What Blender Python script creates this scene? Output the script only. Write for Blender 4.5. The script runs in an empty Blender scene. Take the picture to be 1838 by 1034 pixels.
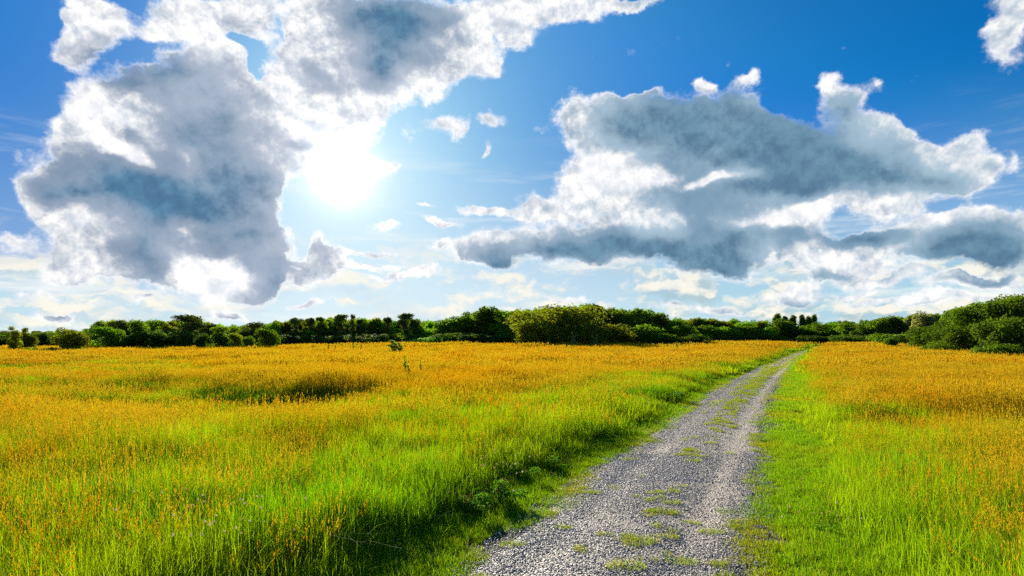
import bpy, bmesh, math, random
import numpy as np
from mathutils import Vector, Matrix
R = math.radians
sc = bpy.context.scene
COL = sc.collection

# ------------------------------------------------------------ camera, sun, sky, exposure
W, H = 1838, 1034          # the photograph's pixels, used to turn positions read off it into directions
F = 1100.0                 # focal length in those pixels
HOR = 611.0                # row of the horizon
EYE = 2.1                  # camera height (m)
cam_d = bpy.data.cameras.new("camera")
cam = bpy.data.objects.new("camera", cam_d); COL.objects.link(cam)
cam.location = (0, 0, EYE); cam.rotation_euler = (R(90), 0, 0)
cam_d.sensor_width = 36.0; cam_d.lens = 36.0 * F / W
cam_d.shift_y = (HOR - H / 2) / W
cam_d.clip_start = 0.1; cam_d.clip_end = 20000
sc.camera = cam

SUN_AZ = math.atan2(615 - W / 2, F)                      # left of straight ahead
SUN_EL = math.atan((HOR - 310) / math.hypot(F, 615 - W / 2))
sdir = Vector((math.sin(SUN_AZ) * math.cos(SUN_EL), math.cos(SUN_AZ) * math.cos(SUN_EL), math.sin(SUN_EL)))
sl = bpy.data.lights.new("sun", 'SUN'); sl.energy = 5.0; sl.angle = R(0.5); sl.color = (1.0, 0.93, 0.80)
so = bpy.data.objects.new("sun", sl); COL.objects.link(so)
so.rotation_euler = sdir.to_track_quat('Z', 'Y').to_euler(); so.location = (0, 0, 50)

sc.render.engine = 'CYCLES'
cy = sc.cycles
cy.max_bounces = 5; cy.diffuse_bounces = 3; cy.glossy_bounces = 2; cy.transmission_bounces = 3
cy.transparent_max_bounces = 4; cy.volume_bounces = 0
cy.caustics_reflective = False; cy.caustics_refractive = False
cy.sample_clamp_indirect = 4.0
cy.use_adaptive_sampling = True; cy.adaptive_threshold = 0.02
cy.use_denoising = False
sc.view_settings.view_transform = 'Standard'; sc.view_settings.look = 'None'
sc.view_settings.exposure = 1.15; sc.view_settings.gamma = 1.0
# ------------------------------------------------------------ sky: Nishita air, sun glow, procedural clouds by direction
world = bpy.data.worlds.new("World"); sc.world = world; world.use_nodes = True
WN = world.node_tree; WN.nodes.clear()
class NT:
    """small helper to write node maths in one line"""
    def __init__(s, t): s.t = t
    def n(s, typ, **kw):
        nd = s.t.nodes.new(typ)
        for k, v in kw.items(): setattr(nd, k, v)
        return nd
    def put(s, sock, v):
        if v is None: return
        if isinstance(v, bpy.types.NodeSocket): s.t.links.new(v, sock)
        else: sock.default_value = v
    def m(s, op, a, b=None, c=None, clamp=False):
        nd = s.n('ShaderNodeMath', operation=op); nd.use_clamp = clamp
        s.put(nd.inputs[0], a); s.put(nd.inputs[1], b); s.put(nd.inputs[2], c)
        return nd.outputs[0]
    def v(s, op, a, b=None, sc_=None):
        nd = s.n('ShaderNodeVectorMath', operation=op)
        s.put(nd.inputs[0], a); s.put(nd.inputs[1], b)
        if sc_ is not None: s.put(nd.inputs['Scale'], sc_)
        return nd.outputs['Value'] if op in ('DOT_PRODUCT', 'LENGTH', 'DISTANCE') else nd.outputs[0]
    def xyz(s, x, y, z=0.0):
        nd = s.n('ShaderNodeCombineXYZ'); s.put(nd.inputs[0], x); s.put(nd.inputs[1], y); s.put(nd.inputs[2], z)
        return nd.outputs[0]
    def sep(s, v):
        nd = s.n('ShaderNodeSeparateXYZ'); s.put(nd.inputs[0], v); return nd.outputs
    def noise(s, v, scale, detail=4, rough=0.5, col=False, lac=2.0, dist=0.0):
        nd = s.n('ShaderNodeTexNoise'); nd.noise_dimensions = '3D'
        s.put(nd.inputs['Vector'], v); s.put(nd.inputs['Scale'], scale)
        nd.inputs['Detail'].default_value = detail; nd.inputs['Roughness'].default_value = rough
        nd.inputs['Lacunarity'].default_value = lac; nd.inputs['Distortion'].default_value = dist
        return nd.outputs['Color' if col else 'Fac']
    def ramp(s, v, a, b, lo=0.0, hi=1.0, smooth=True):
        nd = s.n('ShaderNodeMapRange'); nd.interpolation_type = 'SMOOTHSTEP' if smooth else 'LINEAR'
        nd.clamp = True
        s.put(nd.inputs['Value'], v)
        for k, x in zip(('From Min', 'From Max', 'To Min', 'To Max'), (a, b, lo, hi)): s.put(nd.inputs[k], x)
        return nd.outputs[0]
    def mix(s, f, a, b, blend='MIX'):
        nd = s.n('ShaderNodeMix', data_type='RGBA', blend_type=blend); nd.clamp_factor = True
        s.put(nd.inputs[0], f)
        s.put(nd.inputs[6], a if isinstance(a, bpy.types.NodeSocket) else (*a, 1))
        s.put(nd.inputs[7], b if isinstance(b, bpy.types.NodeSocket) else (*b, 1))
        return nd.outputs[2]

K = NT(WN)
SKYK = 0.05                                   # Background strength
D = K.n('ShaderNodeTexCoord').outputs['Generated']
dx, dy, dz = K.sep(D)
az = K.m('ARCTAN2', dx, dy)
hyp = K.m('SQRT', K.m('ADD', K.m('ADD', K.m('MULTIPLY', dx, dx), K.m('MULTIPLY', dy, dy)), 1e-6))
tt = K.m('DIVIDE', dz, hyp)
P0 = K.xyz(az, tt)                           # azimuth (rad), tangent of elevation

def apx(X, Y, rx, ry):                       # photograph pixel + size -> azimuth / tan(elevation) centre + size
    a = math.atan2(X - W / 2, F); t = (HOR - Y) / math.hypot(F, X - W / 2)
    c = math.cos(a)
    return a, t, rx / F * c * c, ry / F * c

# domain warp: billowy edges
w1 = K.v('SUBTRACT', K.noise(P0, 7.0, 2, 0.55, col=True), (0.5, 0.5, 0.5))
w2 = K.v('SUBTRACT', K.noise(P0, 24.0, 5, 0.62, col=True), (0.5, 0.5, 0.5))
P = K.v('ADD', P0, K.v('ADD', K.v('SCALE', w1, None, 0.080), K.v('SCALE', w2, None, 0.034)))
flat = K.n('ShaderNodeVectorMath', operation='MULTIPLY'); K.put(flat.inputs[0], P); flat.inputs[1].default_value = (1, 1, 0)
P = flat.outputs[0]

def blobs(lst, vec, k=2.0):
    acc = None
    for b in lst:
        X, Y, rx, ry = b[:4]; rot = b[4] if len(b) > 4 else 0; w = b[5] if len(b) > 5 else 1.0
        if len(b) < 6 and max(rx, ry) < 34: rx *= 1.75; ry *= 1.9; w *= 0.56      # little clouds: frayed, thin
        a, t, ra, rt = apx(X, Y, rx, ry)
        mp = K.n('ShaderNodeMapping', vector_type='TEXTURE')
        K.put(mp.inputs['Vector'], vec)
        mp.inputs['Location'].default_value = (a, t, 0)
        mp.inputs['Rotation'].default_value = (0, 0, -R(rot))     # rot given clockwise on the picture
        mp.inputs['Scale'].default_value = (ra * k, rt * k, 1)
        g = K.n('ShaderNodeTexGradient', gradient_type='QUADRATIC_SPHERE')
        WN.links.new(mp.outputs[0], g.inputs[0])
        acc = K.m('MULTIPLY', g.outputs[1], w) if acc is None else K.m('MULTIPLY_ADD', g.outputs[1], w, acc)
    return acc

BODY = [
 # big cloud left of the sun
 (290,185,105,70),(195,220,65,70),(410,200,80,80),(170,330,95,48),(85,345,36,26),(95,385,36,26),(300,360,130,110),
 (425,380,80,100),(535,425,13,50,0,-1.0),(370,490,125,36),(150,455,45,36),(458,470,40,50),(240,450,70,50),(500,320,36,42),(130,250,30,25),
 (35,433,20,12),(110,480,25,18),
 # top left piece
 (125,88,34,26),(160,62,38,28),(195,28,34,32),(170,2,26,18),(125,25,8,8),
 # top middle
 (325,38,58,30),(395,35,58,36),(445,20,34,34),(285,62,25,10),
 (385,125,38,30),(430,88,34,13,0,-1.0),(462,120,12,34,10,-.8),(235,88,34,14,-20,-.6),(500,60,10,30,0,-.3),(455,170,45,48),(520,235,62,46),(560,262,46,34),(405,90,26,16),
 # cloud above the sun
 (560,50,70,72),(640,120,90,80),(700,50,90,66),(745,140,62,32),(610,215,56,40),(790,60,56,48),(665,195,40,26),(540,150,56,70),
 (850,75,30,22),(905,28,56,34),(970,22,56,32),(1040,14,50,22),(1130,0,66,11),(935,80,20,8),(780,100,44,26),(870,105,16,7),
 # cloud the sun burns through
 (620,308,50,28),(668,300,26,12),(600,340,20,20),(712,292,8,6),
 # little ones
 (797,220,24,10),(820,243,13,11),(875,229,14,9),(866,285,5,8),
 (570,465,40,38,0,1.2),(545,492,20,16,0,.5),(690,413,16,4),(780,405,40,7),(668,453,52,5),(640,474,90,5),(735,490,60,5),(752,372,12,4),(785,445,16,8,-30),
 # big cloud on the right
 (1105,222,76,52),(1210,228,110,56),(1310,240,90,56),(1420,282,100,50),(1550,305,100,48),(1650,310,76,46),(1735,235,36,24),
 (1735,300,38,38),(1680,258,34,12),(1600,250,36,20),(1492,150,22,26,0,.9),(1512,195,36,28,0,.7),(1548,160,16,13,0,.42),(1348,142,20,14,-30,.8),(1268,152,16,10,0,.8),(1130,162,60,9,0,.5),(1425,200,30,6,25,.5),
 (1085,320,66,48),(1200,370,120,66),(1330,380,110,70),(1450,360,90,40),(1290,462,66,26),(1110,435,100,38),(960,438,110,32),
 (862,455,46,22),(890,376,80,9),(1000,372,60,20),(1045,320,45,28),(1590,370,50,24),(1030,195,16,32,0),(1560,230,40,24),(1440,435,50,26),(1415,205,40,20,20,-.6),(1480,455,14,8,0,-.3),
 (1230,325,40,10,-10),
 # lower right clouds
 (1490,478,56,26),(1555,452,64,30),(1650,425,44,36),(1705,440,66,38),(1760,435,70,34),(1825,450,46,38),(1700,398,34,14),(1830,402,18,10),
 (1740,395,30,14),(1600,500,60,9),(1740,512,100,13,0,.8),(1540,520,40,5),
 (110,550,34,14,0,.75),(420,556,44,12,0,.6),(1215,552,40,9,0,.6),(1300,548,44,10,0,.65),(1430,528,60,18,0,.75),(1560,540,60,10,0,.6),(1655,545,70,13,0,.75),
 (1000,528,60,7,0,.5),(60,520,60,8,0,.5),(560,548,50,10,0,.5),(1760,552,50,12,0,.7),(250,548,60,8,0,.5),
 (1803,283,8,13),(1818,92,28,20),(1832,52,22,14,-30),(1826,8,24,22,-30),
]
SHADE = [
 (290,130,95,28,0,1.0),(390,200,75,60,0,.75),(230,150,40,20,0,.5),(230,338,92,30,8,1.6),(130,348,45,24,0,.8),(400,320,95,70,0,.62),(480,325,62,40,0,.6),
 (340,400,85,50,0,.55),(450,430,80,70,0,.62),(260,430,44,50,0,.8),(330,250,60,40,0,.6),(290,495,36,36,0,.9),(480,500,40,30,0,.8),(235,235,45,20,0,.4),(310,330,80,40,0,.7),
 (370,488,48,30,0,-1.1),(175,222,40,20,10,-.3),(235,222,50,12,20,-.6),(225,280,44,12,20,-.9),(330,280,20,16,0,-.7),(350,395,30,16,0,-.6),(330,410,20,20,0,-.5),(420,470,22,18,0,-.3),
 (725,40,50,62,10,1.3),(690,110,36,50,20,1.0),(640,40,30,30,0,.6),(560,120,28,34,0,.55),(600,150,30,26,0,.4),(545,252,20,8,0,.6),(660,10,60,26,0,.7),(800,20,30,20,0,.4),
 (180,95,20,10,-30,.25),(410,50,30,14,0,.2),
 (1120,215,76,50,0,.95),(1240,215,115,58,0,1.0),(1370,252,110,62,8,1.15),(1040,215,14,24,0,-.3),(1500,300,110,50,10,1.1),(1620,318,80,36,0,.9),(1300,325,120,46,0,.6),(1200,385,110,50,0,.28),(1268,148,20,14,0,-1.2),(1348,138,20,16,0,-1.2),(1492,140,20,20,0,-.6),
 (1180,450,130,22,0,1.5),(1010,452,100,20,0,1.1),(880,468,50,10,0,1.1),(1300,476,60,16,0,1.6),(1330,425,90,24,0,.9),(1520,210,26,22,0,.7),(1430,330,90,36,0,.7),
 (1700,320,36,24,0,.5),
 (1160,312,56,13,-4,-1.4),(1085,300,36,40,0,-.8),(1290,321,42,10,-5,-2.2),(1385,402,60,14,-10,-1.0),(1480,372,60,12,-6,-.8),(1590,365,50,14,0,-.5),(1270,430,24,8,0,-.7),
 (112,550,30,10,0,.5),(1300,551,34,7,0,.3),(1440,538,40,7,0,.35),(1660,552,50,6,0,.3),(420,560,36,8,0,.3),
 (1560,437,56,12,0,1.2),(1730,452,70,28,0,1.5),(1800,460,60,34,0,1.4),(1700,470,80,18,0,.6),(1490,496,60,6,0,.8),(1740,514,90,6,0,.35),
 (572,455,24,20,0,.35),(1832,60,14,8,0,.3),(95,350,26,16,0,.5),
]
S = blobs(BODY, P)
Sh = blobs(SHADE, K.v('ADD', P0, K.v('ADD', K.v('SCALE', w1, None, 0.07), K.v('SCALE', w2, None, 0.022))), k=2.6)
nz = K.noise(P0, 16.0, 8, 0.60)
nf = K.noise(P0, 60.0, 5, 0.65)
def billow(vec):
    vo = K.n('ShaderNodeTexVoronoi', feature='F1'); vo.normalize = True
    K.put(vo.inputs['Vector'], vec); vo.inputs['Scale'].default_value = 17.0
    vo.inputs['Detail'].default_value = 3.0; vo.inputs['Roughness'].default_value = 0.60; vo.inputs['Lacunarity'].default_value = 2.3
    return K.m('SUBTRACT', 1.0, vo.outputs['Distance'])
PB = K.v('ADD', P0, K.v('SCALE', w2, None, 0.020))
bil = billow(PB)
bil_s = billow(K.v('ADD', PB, (0.004, 0.013, 0)))          # the same billows a step towards the light
Sd = K.m('ADD', S, K.m('MULTIPLY_ADD', nz, 0.42, -0.21))
Sd = K.m('ADD', Sd, K.m('MULTIPLY_ADD', bil, 0.75, -0.50))
Sd = K.m('ADD', Sd, K.m('MULTIPLY_ADD', nf, 0.34, -0.17))
mask = K.ramp(Sd, 0.14, 0.46)
edge = K.ramp(Sd, 0.24, 0.44, 1.0, 0.0)
# sun closeness
sdv = K.v('DOT_PRODUCT', D, tuple(sdir))
ang = K.m('ARCCOSINE', K.m('MINIMUM', sdv, 0.999999))
def gl(width, amp):  # amp * exp(-ang/width)
    return K.m('MULTIPLY', K.m('EXPONENT', K.m('MULTIPLY', ang, -1.0 / width)), amp)

# clear air: Nishita
sky = K.n('ShaderNodeTexSky'); sky.sky_type = 'NISHITA'; sky.sun_disc = False
sky.sun_elevation = SUN_EL; sky.sun_rotation = SUN_AZ
sky.altitude = 200; sky.air_density = 1.0; sky.dust_density = 0.6; sky.ozone_density = 3.0
skc = sky.outputs[0]
hs = K.n('ShaderNodeGamma'); K.put(hs.inputs[0], skc); hs.inputs[1].default_value = 1.0
air = K.mix(1.0, hs.outputs[0], (0.0, 0.60, 1.10), 'MULTIPLY')
air = K.v('MINIMUM', air, (0.04, 1.65, 5.6))
leftc = K.ramp(az, -0.62, -0.30, 0.12, 1.0)          # clearer air on the far left
air = K.mix(K.m('MULTIPLY', K.m('MULTIPLY', K.m('EXPONENT', K.m('MULTIPLY', ang, -1 / 0.19)), 1.25), leftc), air, (2.4, 6.9, 8.9))
air = K.mix(K.m('MULTIPLY', K.m('EXPONENT', K.m('MULTIPLY', ang, -1 / 0.125)), 1.40), air, (6.3, 8.0, 9.2))
hz = K.m('POWER', K.ramp(tt, 0.0, 0.42, 1.0, 0.0), 1.6)    # pale air low down
air = K.mix(K.m('MULTIPLY', K.m('MULTIPLY', hz, 0.90), K.m('MAXIMUM', K.m('POWER', leftc, 0.35), K.ramp(tt, 0.05, 0.15, 1.0, 0.0))), air, K.mix(K.ramp(ang, 0.1, 0.8), (7.3, 8.5, 8.9), (4.6, 7.0, 7.7)))
glow = K.m('ADD', gl(0.015, 55.0), gl(0.09, 0.6))
air = K.mix(1.0, air, K.v('SCALE', (1.0, 1.0, 1.0), None, glow), 'ADD')
# thin high veil and low cream clouds
Pl = K.v('MULTIPLY', K.v('ADD', P0, K.v('SCALE', w2, None, 0.03)), (1.0, 2.3, 1.0))
nl = K.noise(Pl, 8.0, 7, 0.58)
nl2 = K.noise(K.v('ADD', Pl, (-0.008, 0.022, 0.0)), 8.0, 7, 0.58)
band = K.ramp(tt, 0.085, 0.19, 1.0, 0.0)
low = K.m('MULTIPLY', K.ramp(nl, 0.43, 0.56), band)
lowlit = K.ramp(K.m('SUBTRACT', nl, nl2), -0.06, 0.06)
sunny = K.ramp(ang, 0.15, 0.7)
lowc = K.mix(lowlit, K.mix(sunny, (6.6, 7.8, 8.4), (3.9, 5.2, 5.6)), (9.2, 8.7, 7.5))
lowc = K.mix(K.m('MULTIPLY', K.ramp(K.noise(Pl, 4.5, 5, 0.55), 0.52, 0.64), 0.65), lowc, K.mix(sunny, (5.4, 7.0, 8.1), (2.7, 4.6, 5.9)))
skyc = K.mix(K.m('MULTIPLY', low, 0.90), air, lowc)
streak = K.ramp(K.noise(K.v('MULTIPLY', P0, (1.0, 7.0, 1.0)), 3.4, 7, 0.62), 0.50, 0.72)
skyc = K.mix(K.m('MULTIPLY', K.m('MULTIPLY', streak, K.ramp(tt, 0.12, 0.36, 1.0, 0.0)), 0.75), skyc, (9.3, 9.3, 8.8))
# cloud colours
rel = K.m('SUBTRACT', bil, bil_s)
relief = K.ramp(rel, -0.16, 0.16, -0.5, 0.5, smooth=False)
soft = K.noise(K.v('ADD', P0, K.v('SCALE', w1, None, 0.10)), 9.0, 4, 0.5)
shd = K.m('MULTIPLY_ADD', Sh, 1.2, K.m('MULTIPLY', relief, -0.45))
shd = K.m('ADD', shd, K.m('MULTIPLY_ADD', nz, -0.40, 0.20))
shd = K.m('ADD', shd, K.m('MULTIPLY_ADD', soft, -0.8, 0.40))
shd = K.m('SUBTRACT', shd, K.m('MULTIPLY', edge, 0.85))
d1 = K.ramp(shd, -0.22, 0.62)
d2 = K.ramp(shd, 0.50, 1.70)
cw = K.mix(K.ramp(relief, -0.5, 0.5), (6.6, 7.0, 7.7), (10.4, 10.1, 9.7))
far = K.ramp(az, -0.30, 0.25)
near = K.m('EXPONENT', K.m('MULTIPLY', ang, -1 / 0.22))
cg = K.mix(far, (2.1, 2.85, 4.1), (2.5, 3.8, 5.1))
cg = K.mix(K.ramp(soft, 0.35, 0.68), K.mix(1.0, cg, (0.72, 0.80, 0.84), 'MULTIPLY'), K.mix(1.0, cg, (1.35, 1.25, 1.15), 'MULTIPLY'))
cg = K.mix(K.m('MULTIPLY', near, 0.55), cg, (7.0, 7.4, 8.2))
cd = K.mix(far, (0.75, 1.9, 3.2), (1.1, 2.2, 3.3))
cd = K.mix(1.0, cd, K.mix(K.ramp(relief, -0.5, 0.5), (0.8, 0.8, 0.85), (1.35, 1.3, 1.2)), 'MULTIPLY')
cc = K.mix(d1, cw, cg); cc = K.mix(d2, cc, cd)
cglow = K.m('ADD', gl(0.016, 60.0), K.m('MULTIPLY', gl(0.15, 1.8), K.m('SUBTRACT', 1.0, K.m('MULTIPLY', d1, 0.75))))
cc = K.mix(1.0, cc, K.v('SCALE', (1.0, 1.0, 1.0), None, cglow), 'ADD')
final = K.mix(mask, skyc, cc)
final = K.mix(K.ramp(tt, -0.03, 0.0, 1.0, 0.0), final, (1.2, 1.4, 0.9))
lim = K.v('MINIMUM', final, (26.0, 26.0, 26.0))
bg = K.n('ShaderNodeBackground'); K.put(bg.inputs[0], lim); bg.inputs[1].default_value = SKYK
out = K.n('ShaderNodeOutputWorld'); WN.links.new(bg.outputs[0], out.inputs[0])
world.cycles.sampling_method = 'MANUAL'; world.cycles.sample_map_resolution = 512
# ------------------------------------------------------------ helpers
rng = np.random.default_rng(7)
random.seed(7)
def tag(o, label=None, cat=None, group=None, kind=None):
    if label: o['label'] = label
    if cat: o['category'] = cat
    if group: o['group'] = group
    if kind: o['kind'] = kind
    return o
def sstep(a, b, x):
    t = np.clip((np.asarray(x, float) - a) / (b - a), 0, 1); return t * t * (3 - 2 * t)
def mesh_from(name, V, Fq, mats=(), smooth=True, attrs=None):
    """V (n,3); Fq a list of int arrays (k,3) / (k,4)"""
    me = bpy.data.meshes.new(name)
    V = np.asarray(V, np.float32); me.vertices.add(len(V)); me.vertices.foreach_set('co', V.ravel())
    Fq = [np.asarray(f, np.int32) for f in Fq if len(f)]
    tot = sum(f.size for f in Fq); cnt = sum(len(f) for f in Fq)
    me.loops.add(tot); me.polygons.add(cnt)
    me.loops.foreach_set('vertex_index', np.concatenate([f.ravel() for f in Fq]))
    sizes = np.concatenate([np.full(len(f), f.shape[1], np.int32) for f in Fq])
    st = np.zeros(cnt, np.int32); st[1:] = np.cumsum(sizes)[:-1]
    me.polygons.foreach_set('loop_start', st)
    me.polygons.foreach_set('use_smooth', np.full(cnt, smooth))
    for m in mats: me.materials.append(m)
    for k, a in (attrs or {}).items():
        at = me.attributes.new(k, 'FLOAT', 'POINT'); at.data.foreach_set('value', np.asarray(a, np.float32))
    me.update(calc_edges=True); me.validate()
    return me
def link(name, me, parent=None, loc=None):
    o = bpy.data.objects.new(name, me); COL.objects.link(o)
    if parent is not None: o.parent = parent
    if loc is not None: o.location = loc
    return o

# value noise on a lattice (numpy), for the lie of the land and where each growth stands
_T = rng.random((256, 256))
def vn(x, y):
    xi = np.floor(x).astype(int); yi = np.floor(y).astype(int); fx = x - xi; fy = y - yi
    fx = fx * fx * (3 - 2 * fx); fy = fy * fy * (3 - 2 * fy)
    a = _T[xi % 256, yi % 256]; b = _T[(xi + 1) % 256, yi % 256]; c = _T[xi % 256, (yi + 1) % 256]; d = _T[(xi + 1) % 256, (yi + 1) % 256]
    return (a * (1 - fx) + b * fx) * (1 - fy) + (c * (1 - fx) + d * fx) * fy
def fbm(x, y, o=4):
    s = 0; a = .5; t = 0
    for i in range(o):
        s = s + a * vn(x * 2 ** i + 17.3 * i, y * 2 ** i + 9.1 * i); t += a; a *= .5
    return s / t

# ------------------------------------------------------------ the lie of the land
def rise(x, y):
    return 1.20 * sstep(50, 170, y) * sstep(-70, 0, x) + 0.9 * sstep(170, 300, y)
def ray_ground(X, Y, off=0.0):
    """where a sight line of the photograph meets the (smooth) ground"""
    a = (X - W / 2) / F; b = (HOR - Y) / F
    y = 2.0
    while y < 420:
        if EYE + b * y <= float(rise(a * y, y)) + off: return a * y, y
        y *= 1.004
    return a * 420, 420
EDGE = [(1034,850,1312),(1000,895,1322),(950,955,1335),(900,1012,1345),(850,1080,1350),(800,1150,1358),(750,1218,1366),(700,1288,1388),
        (670,1340,1408),(650,1383,1424),(640,1408,1436),(630,1437,1453),(623,1460,1471)]
pl = [ray_ground(a, Y) for Y, a, b in EDGE]; pr = [ray_ground(b, Y) for Y, a, b in EDGE]
yy = np.array([p[1] for p in pl]); xl = np.array([p[0] for p in pl]); xr = np.array([p[0] for p in pr])
# constant-width smoothing towards the far end, straight on behind the camera
wdt = xr - xl; print('path widths', np.round(wdt, 2), 'depths', np.round(yy, 1))
mid = (xl + xr) / 2
s0 = (mid[1] - mid[0]) / (yy[1] - yy[0])
yy = np.concatenate([[-6.0], yy, [230.0]]); mid = np.concatenate([[mid[0] - s0 * (yy[1] + 6)], mid, [mid[-1] + (mid[-1] - mid[-2]) / (yy[-2] - yy[-3]) * (230 - yy[-2])]])
wdt = np.concatenate([[wdt[0]], wdt, [2.2]]); wdt[-5:] = np.clip(wdt[-5:], 1.9, 2.4)
def pc(y): return np.interp(y, yy, mid)
def pw(y): return np.interp(y, yy, wdt)
def slope(y): return (pc(np.asarray(y) + .5) - pc(np.asarray(y) - .5))
def lateral(x, y):
    """signed distance across the path from its centre line; left is negative"""
    return (x - pc(y)) / np.sqrt(1 + slope(y) ** 2)
def halfw(y): return pw(y) / 2 / np.sqrt(1 + slope(y) ** 2)
HOLLOWS = []
for X, Y, rx, ry, dp in [(430,716,11,1.0,.46),(480,702,7,1.0,.34),(560,738,9,1.0,.24),(150,694,7,1.2,.30),(95,668,12,2.2,.25),(150,652,9,3,.2),(330,722,4,.9,.14)]:
    hx, hy = ray_ground(X, Y, 0.35); HOLLOWS.append((hx, hy, rx * hy / 38, ry * hy / 14, dp))
def hollow(x, y):
    s = 0
    for hx, hy, rx, ry, dp in HOLLOWS:
        q = ((x - hx) / rx) ** 2 + ((y - hy) / ry) ** 2
        s = s + dp * np.exp(-q)
    return s
def zed(x, y):
    x = np.asarray(x, float); y = np.asarray(y, float)
    l = lateral(x, y); hw = halfw(y); e = np.abs(l) - hw
    bank = np.where(l < 0, 0.15 * sstep(0.8, 2.1, e), 0.07 * sstep(0.9, 2.2, e))
    und = (fbm(x * .11, y * .11, 3) - .5) * 0.34 * sstep(1.5, 7, e) + (fbm(x * .5 + 40, y * .5, 2) - .5) * 0.10 * sstep(1.0, 3, e)
    camber = 0.03 * (1 - np.clip(np.abs(l) / np.maximum(hw, .1), 0, 1) ** 2)
    ruts = -0.025 * np.exp(-((np.abs(l) - .62) / .22) ** 2)
    return rise(x, y) + bank + und + np.where(e < 0.3, camber + ruts, 0) - hollow(x, y)

def ground_px(X, Y):
    """a point of the ground seen at X, Y in the photograph"""
    a = (X - W / 2) / F; b = (HOR - Y) / F; y = 2.0
    while y < 420:
        if EYE + b * y <= float(zed(a * y, y)): return a * y, y
        y *= 1.003
    return a * y, y

# ------------------------------------------------------------ materials
def new_mat(name):
    m = bpy.data.materials.new(name); m.use_nodes = True; m.node_tree.nodes.clear()
    return m, NT(m.node_tree)
def pos_of(k): return k.n('ShaderNodeNewGeometry').outputs['Position']
def att(k, name, typ='GEOMETRY'):
    a = k.n('ShaderNodeAttribute', attribute_type=typ); a.attribute_name = name; return a.outputs['Fac']
def finish(m, k, col, rough=0.9, transl=0.0, tcol=None, bump=None, spec=0.3):
    if isinstance(col, tuple): col = (*col, 1)
    b = k.n('ShaderNodeBsdfPrincipled'); k.put(b.inputs['Base Color'], col)
    b.inputs['Roughness'].default_value = rough; b.inputs['Specular IOR Level'].default_value = spec
    if bump is not None:
        bn = k.n('ShaderNodeBump'); k.put(bn.inputs['Height'], bump[0]); bn.inputs['Distance'].default_value = bump[1]
        k.t.links.new(bn.outputs[0], b.inputs['Normal'])
    o = k.n('ShaderNodeOutputMaterial')
    if transl:
        t = k.n('ShaderNodeBsdfTranslucent'); k.put(t.inputs[0], tcol if tcol is not None else col)
        mx = k.n('ShaderNodeMixShader'); mx.inputs[0].default_value = transl
        k.t.links.new(b.outputs[0], mx.inputs[1]); k.t.links.new(t.outputs[0], mx.inputs[2]); k.t.links.new(mx.outputs[0], o.inputs[0])
    else: k.t.links.new(b.outputs[0], o.inputs[0])
    return m

# ground under the grass: thatch and soil
m, k = new_mat('soil_and_thatch'); p = pos_of(k)
g = k.mix(k.ramp(k.noise(p, 1.6, 6, .6), .4, .6), (.055, .075, .012), (.12, .085, .03))
g = k.mix(k.ramp(k.noise(p, 24, 5, .7), .45, .6), g, (.16, .13, .055))
M_SOIL = finish(m, k, g, bump=(k.noise(p, 30, 6, .7), .03))
# gravel sheet
m, k = new_mat('gravel_bed'); p = pos_of(k)
vo = k.n('ShaderNodeTexVoronoi', feature='F1'); k.put(vo.inputs['Vector'], k.v('ADD', p, k.v('SCALE', k.noise(p, 20, 2, .5, col=True), None, .02))); vo.inputs['Scale'].default_value = 46
vc = k.sep(vo.outputs['Color'])[0]
vo2 = k.n('ShaderNodeTexVoronoi', feature='F1'); k.put(vo2.inputs['Vector'], p); vo2.inputs['Scale'].default_value = 110
g = k.mix(vc, (.40, .34, .275), (.66, .57, .465))
g = k.mix(k.ramp(k.sep(vo2.outputs['Color'])[1], .55, .8), g, (.58, .50, .39))
fine = att(k, 'fine')
dust = k.ramp(k.m('ADD', k.m('MULTIPLY', fine, 1.0), k.m('MULTIPLY_ADD', k.noise(p, 2.2, 6, .65), 1.6, -.8)), .25, .85)
g = k.mix(k.m('MULTIPLY', dust, .8), g, k.mix(k.noise(p, 60, 3, .6), (.40, .32, .225), (.56, .47, .35)))
gs = k.ramp(k.m('ADD', att(k, 'moss'), k.m('MULTIPLY_ADD', k.noise(p, 3.0, 6, .7), 1.6, -.8)), .45, .6)
g = k.mix(k.m('MULTIPLY', gs, .55), g, (.15, .15, .03))
hgt = k.m('SUBTRACT', k.m('MULTIPLY', vc, .6), k.m('MULTIPLY', vo.outputs['Distance'], 20.0))
M_GRAVEL = finish(m, k, g, .65, bump=(k.m('MULTIPLY', hgt, k.m('SUBTRACT', 1.0, k.m('MULTIPLY', dust, .8))), .012), spec=.4)
# loose stones
m, k = new_mat('stone'); p = pos_of(k)
rr = att(k, 'tint', 'INSTANCER')
g = k.mix(rr, (.38, .325, .27), (.76, .655, .54))
g = k.mix(k.ramp(rr, .80, .85), g, (.42, .34, .25))
g = k.mix(.35, g, k.mix(k.noise(p, 150, 3, .6), (.30, .28, .25), (.70, .63, .53)))
M_STONE = finish(m, k, g, .55, spec=.42)

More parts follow.
